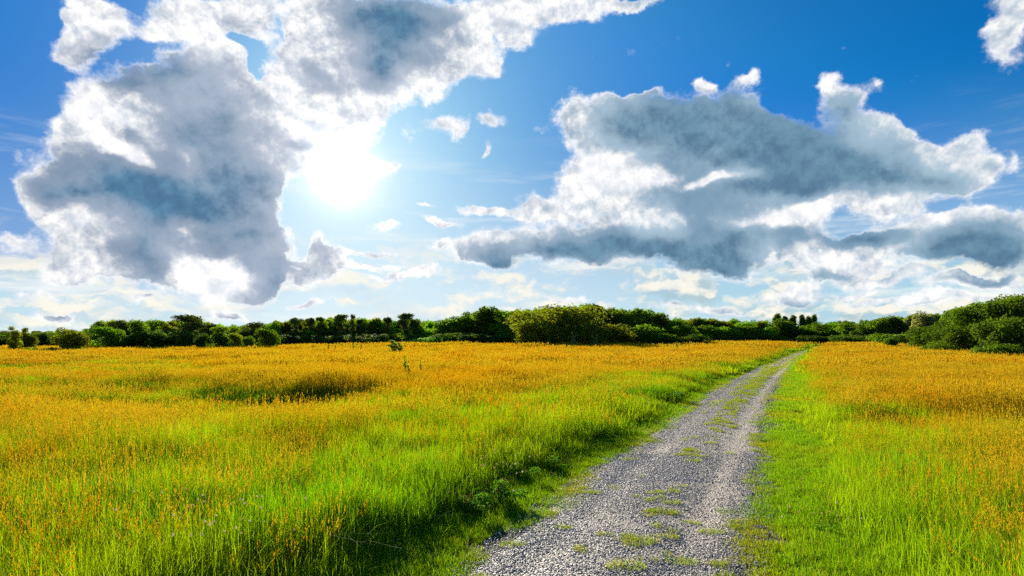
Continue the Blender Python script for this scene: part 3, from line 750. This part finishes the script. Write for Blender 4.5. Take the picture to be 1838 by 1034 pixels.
TREES = [
 # kind, X, Ytop, width, distance, leaf, name, category, label, group
 ('feathery', 31, 584, 34, 84, 'olive', 'broadleaf_tree', 'tree', 'narrow feathery dark tree standing alone at the far left of the field', GL),
 ('tall', 49, 594, 26, 88, 'olive', 'broadleaf_tree', 'tree', 'low olive tree touching the right side of the leftmost feathery tree', GL),
 ('round', 131, 587, 46, 84, 'olive', 'broadleaf_tree', 'tree', 'lone round olive tree with a dome crown, left of the tall dark wood', GL),
 ('round', 6, 602, 40, 128, 'dark', 'broadleaf_tree', 'tree', 'dark tree cut by the left edge of the picture', GL),
 ('round', 68, 598, 34, 132, 'dark', 'broadleaf_tree', 'tree', 'blue green tree just right of the leftmost feathery tree, farther back', GL),
 ('round', 88, 595, 36, 134, 'dark', 'broadleaf_tree', 'tree', 'blue green tree midway between the feathery tree and the lone round tree', GL),
 ('round', 107, 597, 32, 130, 'dark', 'broadleaf_tree', 'tree', 'dark tree half hidden behind the left side of the lone round tree', GL),
 ('tall', 158, 596, 28, 118, 'dark', 'broadleaf_tree', 'tree', 'dark low tree between the lone round tree and the tall wood', GL),
 ('tall', 186, 575, 34, 112, 'dark', 'broadleaf_tree', 'tree', 'tall dark tree at the left end of the tall left wood', GL),
 ('round', 195, 585, 42, 100, 'bright', 'broadleaf_tree', 'tree', 'brightest green tree in front of the left end of the tall wood', GL),
 ('tall', 222, 573, 38, 114, 'pine', 'broadleaf_tree', 'tree', 'tall dark tree behind the right side of the brightest green tree', GL),
 ('tall', 250, 573, 36, 112, 'mid', 'broadleaf_tree', 'tree', 'tall green tree between the brightest green tree and the wide pine', GL),
 ('tall', 274, 572, 34, 110, 'mid', 'broadleaf_tree', 'tree', 'tall tree with a peaked crown, second left of the wide pine', GL),
 ('tall', 300, 575, 36, 110, 'olive', 'broadleaf_tree', 'tree', 'tall olive tree touching the left side of the wide pine', GL),
 ('pine', 337, 564, 52, 108, 'pine', 'pine_tree', 'tree', 'highest and widest dark pine of the left wood', GP),
 ('round', 330, 590, 44, 104, 'dark', 'broadleaf_tree', 'tree', 'low dark tree filling the foot of the widest left pine', GL),
 ('round', 290, 592, 46, 103, 'dark', 'broadleaf_tree', 'tree', 'low dark round tree in front of the middle of the left wood', GL),
 ('round', 245, 593, 46, 103, 'dark', 'broadleaf_tree', 'tree', 'low dark round tree just right of the brightest green tree', GL),
 ('round', 362, 597, 24, 98, 'dark', 'pale_stemmed_tree', 'tree', 'small dark tree with a pale leaning stem under the widest pine', GL),
 ('tall', 376, 579, 32, 110, 'pine', 'broadleaf_tree', 'tree', 'dark tree with two tips right of the widest pine', GL),
 ('tall', 397, 585, 40, 100, 'mid', 'broadleaf_tree', 'tree', 'spreading green tree a little right of the pale leaning stem', GL),
 ('round', 423, 597, 22, 98, 'olive', 'broadleaf_tree', 'tree', 'small pale green tree in front of the gap at the end of the left wood', GL),
 ('tall', 420, 586, 32, 122, 'mid', 'broadleaf_tree', 'tree', 'green tree behind the small pale tree at the end of the left wood', GL),
 ('round', 447, 602, 22, 96, 'mid', 'bush', 'bush', 'small round bush alone between the left wood and the ball shaped bush', GB),
 ('round', 480, 589, 36, 92, 'mid', 'bush', 'bush', 'ball shaped green bush standing forward of the wood on the left', GB),
 ('tall', 461, 577, 36, 126, 'pine', 'broadleaf_tree', 'tree', 'dark pointed tree rising behind the ball shaped green bush', GL),
 ('tall', 440, 588, 30, 128, 'dark', 'broadleaf_tree', 'tree', 'dark tree left of the pointed tree behind the ball shaped bush', GL),
 ('pine', 533, 569, 24, 142, 'pine', 'pine_tree', 'tree', 'umbrella pine just right of the ball shaped bush, leftmost of the middle pines', GP),
 ('pine', 556, 569, 18, 144, 'pine', 'pine_tree', 'tree', 'second umbrella pine from the left above the middle wood', GP),
 ('pine', 575, 568, 22, 144, 'mid', 'pine_tree', 'tree', 'green pine third from the left above the middle wood', GP),
 ('pine', 612, 563, 26, 142, 'pine', 'pine_tree', 'tree', 'tallest flat topped umbrella pine under the sun', GP),
 ('pine', 632, 563, 16, 142, 'pine', 'pine_tree', 'tree', 'slim pine standing right beside the tallest flat topped pine', GP),
 ('pine', 646, 572, 14, 146, 'pine', 'pine_tree', 'tree', 'thin low pine between the slim pine and the leaning ones', GP),
 ('pine', 668, 574, 18, 146, 'mid', 'pine_tree', 'tree', 'small green pine above the middle of the wood left of the field shrub', GP),
 ('pine', 694, 568, 18, 142, 'pine', 'pine_tree', 'tree', 'small umbrella pine straight above the shrub in the field', GP),
 ('pine', 728, 561, 28, 140, 'pine', 'pine_tree', 'tree', 'full crowned pine, the highest right of the shrub in the field', GP),
 ('pine', 743, 572, 14, 144, 'pine', 'pine_tree', 'tree', 'thin pine at the right shoulder of the full crowned pine', GP),
 ('tall', 800, 573, 40, 140, 'mid', 'broadleaf_tree', 'tree', 'tree at the left foot of the rising middle wood', GM),
 ('tall', 826, 566, 44, 138, 'bright', 'broadleaf_tree', 'tree', 'sunlit tree on the rising left slope of the middle wood', GM),
 ('tall', 852, 557, 44, 138, 'mid', 'broadleaf_tree', 'tree', 'tree left of the knob topped tree in the middle wood', GM),
 ('tall', 878, 549, 44, 138, 'mid', 'broadleaf_tree', 'tree', 'knob topped tree, the highest left of the great central bush', GM),
 ('tall', 905, 556, 46, 136, 'bright', 'broadleaf_tree', 'tree', 'sunlit tree right of the knob topped tree', GM),
 ('tall', 934, 557, 44, 136, 'mid', 'broadleaf_tree', 'tree', 'tree half hidden behind the left side of the great central bush', GM),
 ('big_bush', 1002, 543, 150, 118, 'olive', 'big_bush', 'bush', 'great rounded olive bush standing forward in the middle of the field edge', GM),
 ('round', 948, 573, 56, 110, 'olive', 'bush', 'bush', 'lower left shoulder bush joined to the great central bush', GM),
 ('round', 1062, 575, 52, 111, 'olive', 'bush', 'bush', 'lower right shoulder bush joined to the great central bush', GM),
 ('tall', 1062, 543, 36, 140, 'dark', 'broadleaf_tree', 'tree', 'dark tree peeping over the right top of the great central bush', GM),
 ('tall', 1088, 549, 42, 138, 'dark', 'broadleaf_tree', 'tree', 'dark blue green tree right of the great central bush', GM),
 ('tall', 1112, 555, 36, 138, 'mid', 'broadleaf_tree', 'tree', 'lighter tree between two dark ones right of the central bush', GM),
 ('tall', 1134, 551, 40, 136, 'mid', 'broadleaf_tree', 'tree', 'highest of the row of trees right of the central bush', GM),
 ('tall', 1158, 554, 40, 136, 'mid', 'broadleaf_tree', 'tree', 'tree just right of the highest in the row right of the central bush', GM),
 ('tall', 1184, 560, 38, 136, 'dark', 'broadleaf_tree', 'tree', 'dark end tree of the high row where the skyline drops', GM),
 ('bush', 1098, 577, 70, 116, 'olive', 'bush', 'bush', 'rounded bush with a lit top beside the right shoulder of the central bush', GB),
 ('bush', 1146, 579, 86, 120, 'mid', 'bush', 'bush', 'broad domed bush under the high row right of the central bush', GB),
 ('bush', 1190, 596, 70, 116, 'mid', 'bush', 'bush', 'low bush at the right foot of the broad domed bush', GB),
 ('bush', 1236, 598, 66, 114, 'dark', 'bush', 'bush', 'low dark flat bush forward of the wood, left of the path end', GB),
 ('round', 1222, 582, 48, 140, 'mid', 'broadleaf_tree', 'tree', 'tree where the skyline drops, behind the low dark flat bush', GM),
 ('round', 1262, 582, 50, 144, 'mid', 'broadleaf_tree', 'tree', 'green round tree right of the dip in the skyline', GM),
 ('round', 1300, 586, 46, 142, 'bright', 'broadleaf_tree', 'tree', 'small bright round tree midway between the dip and the poplars', GM),
 ('round', 1336, 584, 44, 146, 'mid', 'broadleaf_tree', 'tree', 'round tree a third of the way from the poplars to the dip', GM),
 ('bush', 1330, 600, 60, 138, 'dark', 'bush', 'bush', 'dark low bush in the gap left of the big tree by the path end', GB),
 ('bush', 1372, 598, 56, 140, 'dark', 'bush', 'bush', 'dark bush at the foot of the big tree by the path end', GB),
 ('round', 1408, 571, 46, 160, 'mid', 'broadleaf_tree', 'tree', 'big round tree in front of the left poplars at the end of the path', GR),
 ('poplar', 1395, 561, 15, 260, 'dark', 'poplar_tree', 'tree', 'tallest columnar poplar, leftmost of the horizon poplars', GPo),
 ('poplar', 1409, 566, 14, 262, 'dark', 'poplar_tree', 'tree', 'second columnar poplar from the left, above the big round tree', GPo),
 ('poplar', 1423, 565, 13, 264, 'dark', 'poplar_tree', 'tree', 'third columnar poplar, last of the left cluster', GPo),
 ('poplar', 1440, 564, 11, 262, 'dark', 'poplar_tree', 'tree', 'columnar poplar standing alone between the two clusters', GPo),
 ('poplar', 1451, 566, 12, 262, 'dark', 'poplar_tree', 'tree', 'columnar poplar, left one of the right hand pair', GPo),
 ('poplar', 1461, 563, 12, 264, 'dark', 'poplar_tree', 'tree', 'rightmost columnar poplar on the horizon', GPo),
 ('round', 1440, 587, 44, 160, 'mid', 'broadleaf_tree', 'tree', 'tree below the lone poplar at the end of the path', GR),
 ('round', 1474, 577, 44, 164, 'mid', 'broadleaf_tree', 'tree', 'round tree just right of the rightmost poplar', GR),
 ('round', 1496, 577, 36, 160, 'bright', 'broadleaf_tree', 'tree', 'sunlit round tree above the point where the path vanishes', GR),
 ('round', 1530, 577, 48, 152, 'mid', 'broadleaf_tree', 'tree', 'round tree right of the point where the path vanishes', GR),
 ('round', 1555, 580, 42, 146, 'dark', 'broadleaf_tree', 'tree', 'dark tree left of the high round tree on the right', GR),
 ('round', 1586, 566, 54, 142, 'mid', 'broadleaf_tree', 'tree', 'high round tree midway between the path end and the right edge', GR),
 ('tall', 1614, 566, 34, 140, 'dark', 'broadleaf_tree', 'tree', 'dark tree touching the right side of the high round tree', GR),
 ('poplar', 1636, 563, 22, 142, 'grey', 'broadleaf_tree', 'tree', 'pale slim trees top left of the grey green tree', GR),
 ('round', 1660, 557, 46, 130, 'grey', 'broadleaf_tree', 'tree', 'grey green dome shaped tree behind the right hand bushes', GR),
 ('tall', 1708, 553, 30, 118, 'mid', 'broadleaf_tree', 'tree', 'small peaked tree between the grey green dome and the right thicket', GR),
 ('bush', 1605, 596, 70, 120, 'mid', 'bush', 'bush', 'low bush under the high round tree on the right', GB),
 ('bush', 1520, 600, 70, 140, 'dark', 'bush', 'bush', 'dark low bush just right of the end of the path', GB),
 ('bush', 1462, 601, 60, 146, 'dark', 'bush', 'bush', 'dark low bush just left of the end of the path', GB),
 ('round', 1602, 604, 22, 96, 'dark', 'bush', 'bush', 'small dark round bush standing in the grass left of the right thicket', GB),
 ('thicket', 1672, 582, 82, 92, 'thick', 'thicket_bush', 'bush', 'leftmost mound of the right hand thicket, sloping down to the grass', GR),
 ('thicket', 1722, 569, 96, 84, 'thick', 'thicket_bush', 'bush', 'second mound of the right hand thicket from the left', GR),
 ('thicket', 1772, 540, 106, 78, 'thick', 'thicket_bush', 'bush', 'tall rounded tree of the right thicket left of the one cut by the picture edge', GR),
 ('thicket', 1836, 523, 110, 74, 'thick', 'thicket_bush', 'bush', 'tallest mass of the right thicket, cut by the right edge of the picture', GR),
 ('thicket', 1748, 578, 88, 70, 'thick', 'thicket_bush', 'bush', 'forward green mound of the right thicket nearest the grass', GR),
 ('thicket', 1816, 566, 104, 64, 'thick', 'thicket_bush', 'bush', 'nearest mound of the thicket at the right edge of the picture', GR),
 ('bush', 1790, 616, 64, 60, 'thick', 'bush', 'bush', 'lowest bright bush at the foot of the right thicket', GB),
 ('bush', 1690, 608, 70, 74, 'thick', 'bush', 'bush', 'low bush running out into the grass from the left of the right thicket', GB),
 ('bush', 76, 623, 44, 80, 'bright', 'bush', 'bush', 'low pale green bush between the feathery tree and the lone round tree', GB),
 ('bush', 146, 625, 46, 80, 'bright', 'bush', 'bush', 'low pale green bush at the right foot of the lone round tree', GB),
 ('bush', 660, 598, 96, 134, 'dark', 'bush', 'bush', 'long dark bush low in front of the pines, above the field shrub', GB),
 ('bush', 590, 600, 110, 134, 'dark', 'bush', 'bush', 'long dark bush low in front of the tallest flat topped pine', GB),
 ('bush', 530, 600, 100, 134, 'dark', 'bush', 'bush', 'long dark bush right of the ball shaped bush', GB),
 ('bush', 770, 603, 90, 124, 'bright', 'bush', 'bush', 'low light green bush sloping down left of the middle wood', GB),
 ('bush', 720, 597, 80, 136, 'mid', 'bush', 'bush', 'bush below the full crowned pine', GB),
 ('bush', 820, 597, 80, 126, 'dark', 'bush', 'bush', 'dark shaded bush at the foot of the rising middle wood', GB),
 ('bush', 885, 598, 90, 126, 'dark', 'bush', 'bush', 'dark shaded bush left of the great central bush', GB),
 ('feathery', 1031, 595, 12, 104, 'grey', 'sapling', 'sapling', 'pale green sapling in front of the great central bush', 'saplings before the central bush'),
 ('feathery', 1067, 600, 13, 102, 'grey', 'sapling', 'sapling', 'shorter forked sapling right of the pale one before the central bush', 'saplings before the central bush'),
 ('feathery', 986, 599, 9, 104, 'mid', 'sapling', 'sapling', 'faint dark sapling against the left half of the great central bush', 'saplings before the central bush'),
]
for t in TREES:
    r_ = tree(*t)
    if t[6] == 'pale_stemmed_tree':
        c = next(q for q in r_.children if q.name.startswith('trunk')); c.material_slots[0].link = 'OBJECT'; c.material_slots[0].material = M_PALE
# the wood behind, one mass
SKYL = [(-200,600),(0,604),(60,600),(110,601),(150,600),(175,586),(190,580),(300,581),(340,578),(380,585),(430,591),(470,586),(520,580),(600,576),(700,577),(735,577),(790,581),(830,572),(870,562),(900,562),(1000,556),(1060,552),(1080,556),(1130,560),(1185,568),(1200,576),(1300,578),(1370,582),(1388,590),(1430,591),(1472,589),(1500,583),(1560,581),(1600,573),(1640,571),(1700,565),(1740,552),(1780,545),(1838,532),(2100,528)]
wx, wy, wz, wh, ww = [], [], [], [], []
for rowd, n_, lift in ((150, 190, 0), (158, 190, 2), (172, 150, 3), (190, 130, 4)):
    for i in range(n_):
        X = -170 + 2180 * (i + random.random()) / n_; y = rowd + random.uniform(-4, 4)
        if 1380 < X < 1560: y += 18
        Yt = np.interp(X, *zip(*SKYL)) + lift * .4 + random.uniform(-9, 0)
        x = (X - W / 2) / F * y; z = float(zed(x, y))
        h = EYE + (HOR - Yt) / F * y - z
        wx.append(x); wy.append(y); wz.append(z); wh.append(h); ww.append(random.uniform(3.4, 5.2))
for i in range(330):
    X = -170 + 2180 * (i + random.random()) / 330; y = random.uniform(143, 149) + (18 if 1380 < X < 1560 else 0)
    x = (X - W / 2) / F * y; wx.append(x); wy.append(y); wz.append(float(zed(x, y)) - .2); wh.append(random.uniform(3.0, 4.6)); ww.append(random.uniform(4.5, 6.5))
srcs = []
for i, kd in enumerate(('round', 'tall')):
    for j in range(3):
        crown, trunk, wid = KINDS[kd][j]
        me = crown.copy(); me.materials.clear(); me.materials.append(LEAF[('mid', 'olive', 'bright')[j]])
        srcs.append(bpy.data.objects.new('wood_crown_%d%d' % (i, j), me))
wv = rng.integers(0, 6, len(wx)); ww = np.array(ww) * np.where(wv < 3, 1.35, 1.5)
o = gn_scatter('far_wood', np.stack([wx, wy, wz], 1), rng.random(len(wx)) * 6.28, np.stack([ww, ww, wh], 1), wv, srcs)
tag(o, 'dark unbroken mass of wood behind the separate trees along the whole horizon', 'wood')
# ------------------------------------------------------------ plants one can point to
def plant_obj(root, nm, data, mat):
    V, q, t3, h_, r_ = data
    return link(nm, mesh_from(nm, V, [q, t3], [mat], smooth=False, attrs={'h': h_, 'r': r_}), root)
def empty(name, x, y, z=None, rz=None, s=1.0):
    o = bpy.data.objects.new(name, None); COL.objects.link(o); o.empty_display_size = .1
    o.location = (x, y, float(zed(x, y)) if z is None else z); o.rotation_euler = (0, 0, random.uniform(0, 6.28) if rz is None else rz)
    o.scale = (s, s, s) if not isinstance(s, tuple) else s
    return o
m, k = new_mat('tuft_blade'); r = att(k, 'r'); h = att(k, 'h')
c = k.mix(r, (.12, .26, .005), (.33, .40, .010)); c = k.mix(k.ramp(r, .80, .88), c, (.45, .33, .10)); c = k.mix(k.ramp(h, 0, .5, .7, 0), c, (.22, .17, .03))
M_TUFT = finish(m, k, c, .75, .5, k.mix(1.0, c, (1.3, 1.2, .5), 'MULTIPLY'), spec=.08)
tuft_me = []
for i in range(4):
    V, q, t3, h_, r_ = blades(230, .17, .015, .075, .0045, lean=1.0, seg=2, seed=700 + i)
    V[:, 1] *= .62
    tuft_me.append(mesh_from('grass_tuft', V, [q, t3], [M_TUFT], smooth=False, attrs={'h': h_, 'r': r_}))
def tuft(X, Y, s, label):
    x, y = ground_px(X, Y)
    o = link('grass_tuft', tuft_me[random.randrange(4)]); o.location = (x, y, float(zed(x, y)) + .012)
    o.scale = (s, s, s * .9); o.rotation_euler = (0, 0, random.uniform(-.3, .3))
    tag(o, label, 'grass tuft', 'grass tufts growing on the gravel path')
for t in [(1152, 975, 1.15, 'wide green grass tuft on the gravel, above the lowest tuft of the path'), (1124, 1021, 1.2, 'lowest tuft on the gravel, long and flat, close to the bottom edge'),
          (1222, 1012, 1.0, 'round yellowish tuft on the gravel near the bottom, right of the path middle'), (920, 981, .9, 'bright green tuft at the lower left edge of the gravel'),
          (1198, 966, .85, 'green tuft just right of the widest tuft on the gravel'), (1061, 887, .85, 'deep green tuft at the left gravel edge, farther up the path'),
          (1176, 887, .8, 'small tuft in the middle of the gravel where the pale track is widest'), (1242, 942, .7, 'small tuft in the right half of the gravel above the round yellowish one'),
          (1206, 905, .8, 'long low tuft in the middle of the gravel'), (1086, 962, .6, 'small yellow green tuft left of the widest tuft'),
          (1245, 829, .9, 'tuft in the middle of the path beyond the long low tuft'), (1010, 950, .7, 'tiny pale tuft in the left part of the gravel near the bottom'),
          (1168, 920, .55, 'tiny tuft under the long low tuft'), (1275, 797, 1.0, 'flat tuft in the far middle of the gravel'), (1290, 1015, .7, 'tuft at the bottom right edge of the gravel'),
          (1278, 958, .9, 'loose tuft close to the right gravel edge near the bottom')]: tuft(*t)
# many slighter sprigs between the stones
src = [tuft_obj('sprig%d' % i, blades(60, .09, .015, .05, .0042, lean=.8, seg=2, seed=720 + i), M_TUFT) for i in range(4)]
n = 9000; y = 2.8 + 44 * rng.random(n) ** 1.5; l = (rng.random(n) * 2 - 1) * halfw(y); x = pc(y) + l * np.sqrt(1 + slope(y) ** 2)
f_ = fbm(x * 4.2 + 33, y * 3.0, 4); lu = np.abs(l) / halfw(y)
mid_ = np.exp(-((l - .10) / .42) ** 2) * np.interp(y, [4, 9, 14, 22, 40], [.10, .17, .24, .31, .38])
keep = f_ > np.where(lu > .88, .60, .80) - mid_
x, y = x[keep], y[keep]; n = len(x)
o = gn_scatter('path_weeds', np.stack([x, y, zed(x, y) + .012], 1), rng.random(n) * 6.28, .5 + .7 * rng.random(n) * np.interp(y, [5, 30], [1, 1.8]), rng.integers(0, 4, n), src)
tag(o, 'small yellow green sprigs scattered between the stones of the path', 'weeds')

# broad leaved weeds and dark clumps on the bank left of the path
m, k = new_mat('weed_leaf'); r = att(k, 'r')
c = k.mix(r, (.045, .16, .005), (.15, .33, .010))
M_WEED = finish(m, k, c, .65, .45, k.mix(1.0, c, (1.4, 1.3, .5), 'MULTIPLY'), spec=.15)
m, k = new_mat('weed_stem'); M_STEM = finish(m, k, (.16, .14, .04), .8)
m, k = new_mat('rusty_seed_head'); M_RUST = finish(m, k, k.mix(att(k, 'r'), (.30, .12, .03), (.55, .33, .16)), .8, .3)
def weed(X, Y, s, label, name='leafy_weed', cat='weed', h=.5, w=.45, heads=0, mat=None, group='weeds on the grassy bank', xy=None):
    x, y = xy or ground_px(X, Y)
    g = np.random.default_rng(int(X * 7 + Y)); root = empty(name, x, y, rz=0); s *= .52; root.scale = (s, s, s * .85); tag(root, label, cat, group)
    lb = [(g.normal(0, w * .45), g.normal(0, w * .4), z, w * .42, w * .42, h * .20) for z in np.linspace(h * .18, h * .85, 9)]
    V, q, r_ = leaves(lb, 900, .034, seed=int(X)); V[:, 2] = np.maximum(V[:, 2], 0)
    link('leaves', mesh_from('leaves', V, [q], [mat or M_WEED], smooth=False, attrs={'r': r_}), root)
    st = join([tube([(0, 0, -.03), (a * .5, b * .5, h * .4), (a, b, h * .9)], [.007, .005, .002], 5) for a, b in g.normal(0, w * .35, (7, 2))])
    link('stem', mesh_from('stem', st[0], [st[1]], [M_STEM]), root)
    if heads:
        V, q, r_ = leaves([(0, 0, 0, .020, .020, .03)], 26, .013, seed=int(Y), shell=.2); V[:, 2] -= .03
        hm = mesh_from('seed_head', V, [q], [M_RUST], smooth=False, attrs={'r': r_})
        for _ in range(heads):
            hd = link('seed_head', hm, root, (g.normal(0, w * .6), g.normal(0, w * .6), h * (.75 + .4 * g.random())))
weed(895, 905, 1.25, 'largest dark leafy weed clump on the bank, left of the near path', heads=16)
weed(840, 925, 1.1, 'dark weed clump with rusty heads just left of the largest one on the bank', heads=22)
weed(935, 862, 1.0, 'weed clump on the bank up the path from the largest one', heads=8)
weed(1000, 845, .9, 'smaller dark weed clump beside the left verge halfway up the bank')
weed(1200, 720, 1.7, 'dark round bush like clump overhanging the verge farther up the path', h=.45, w=.6)
weed(1175, 716, 1.3, 'dark clump touching the left of the round clump farther up the path')
weed(640, 985, .9, 'green leafy weed low in the near grass, bottom centre left')
weed(1372, 793, .42, 'small dark flat weed at the right edge of the gravel', h=.25, w=.7)
weed(1428, 742, .7, 'small weed with tan heads in the short grass right of the path', heads=8, h=.3)
weed(1500, 925, .85, 'dark clover patch in the short grass right of the path', h=.16, w=.6)
weed(1495, 955, .8, 'dark leafy patch below the clover right of the path', h=.2, w=.4)
# the shrub and tall weeds out in the field
tree('sapling', 705, 610, 32, 70, 'mid', 'field_shrub', 'shrub', 'small leaning shrub alone in the orange grass below the pines', 'shrubs in the field')
tree('sapling', 717, 615, 22, 69, 'mid', 'field_shrub', 'shrub', 'small dark shrub touching the right side of the leaning shrub', 'shrubs in the field')
tree('sapling', 727, 638, 9, 29, 'mid', 'tall_weed', 'weed', 'tall thin leafy weed stalk in the field below the small shrubs', 'tall weeds in the field')
tree('sapling', 733, 655, 14, 28, 'mid', 'tall_weed', 'weed', 'short leafy weed at the foot of the tall thin stalk', 'tall weeds in the field')
tree('sapling', 755, 646, 6, 31, 'olive', 'tall_weed', 'weed', 'faint brown weed stalk right of the tall thin stalk', 'tall weeds in the field')
for X, Yt, lab in [(634, 616, 'dark dry weed stalk on the far field left of the leaning shrub'), (648, 619, 'dry weed stalk second left of the leaning shrub'), (602, 620, 'dry weed stalk farthest left of the leaning shrub'),
                   (590, 618, 'thin dry weed stalk at the left end of the row on the far field'), (1215, 613, 'small dark weed on the far field under the dip of the skyline')]:
    tree('sapling', X, Yt, 6, 78, 'olive', 'tall_weed', 'weed', lab, 'dry weed stalks on the far field')
weed(8, 735, 1.0, 'dark dead weed stalks at the left edge of the field', name='dead_weed', h=.75, w=.12, heads=12, mat=M_RUST, group='tall weeds in the field')

# ------------------------------------------------------------ clover heads, one by one
m, k = new_mat('clover_petal'); oi = k.n('ShaderNodeObjectInfo').outputs['Random']
M_CLOV = finish(m, k, k.mix(oi, (.92, .84, .60), (.85, .55, .42)), .8, .55)
bm = bmesh.new(); bmesh.ops.create_icosphere(bm, subdivisions=2, radius=.011)
g_ = np.random.default_rng(5)
for v in bm.verts: v.co *= 1 + g_.normal(0, .14); v.co.z += .20
me_h = bpy.data.meshes.new('flower_head'); bm.to_mesh(me_h); bm.free(); me_h.materials.append(M_CLOV)
sv, sf = tube([(0.01, 0, -.01), (0.0, .006, .1), (0, 0, .195)], [.0018, .0015, .0012], 4); me_s = mesh_from('stem', sv, [sf], [M_WEED], attrs={'r': np.full(len(sv), .5)})
def clover(X, Y, hs, label, group):
    x, y = ground_px(X, Y); root = empty('clover_flower', x, y, s=(1, 1, hs)); root.rotation_euler[0] = random.uniform(-.15, .15); tag(root, label, 'flower', group)
    c = bpy.data.objects.new('flower_head', me_h); COL.objects.link(c); c.parent = root; s_ = random.uniform(.8, 1.3); s_ *= .8; c.scale = (s_, s_, s_ / hs); c.location.z = .195 - .20 * s_ / hs
    c = bpy.data.objects.new('stem', me_s); COL.objects.link(c); c.parent = root
random.seed(3)
for i in range(34):
    clover(random.gauss(400, 90), random.uniform(985, 1075), random.uniform(2.4, 3.2), 'pale clover flower head in the near grass at bottom left', 'clover flowers in the near left grass')
for i in range(26):
    clover(random.gauss(1490, 42), random.gauss(925, 24), random.uniform(.55, 1.0), 'pinkish clover flower head in the short grass right of the path', 'clover flowers right of the path')
for i in range(16):
    clover(random.gauss(915, 34), random.gauss(905, 16), random.uniform(2.2, 3.2), 'tan clover flower head above the dark weeds of the bank', 'clover flowers on the bank')
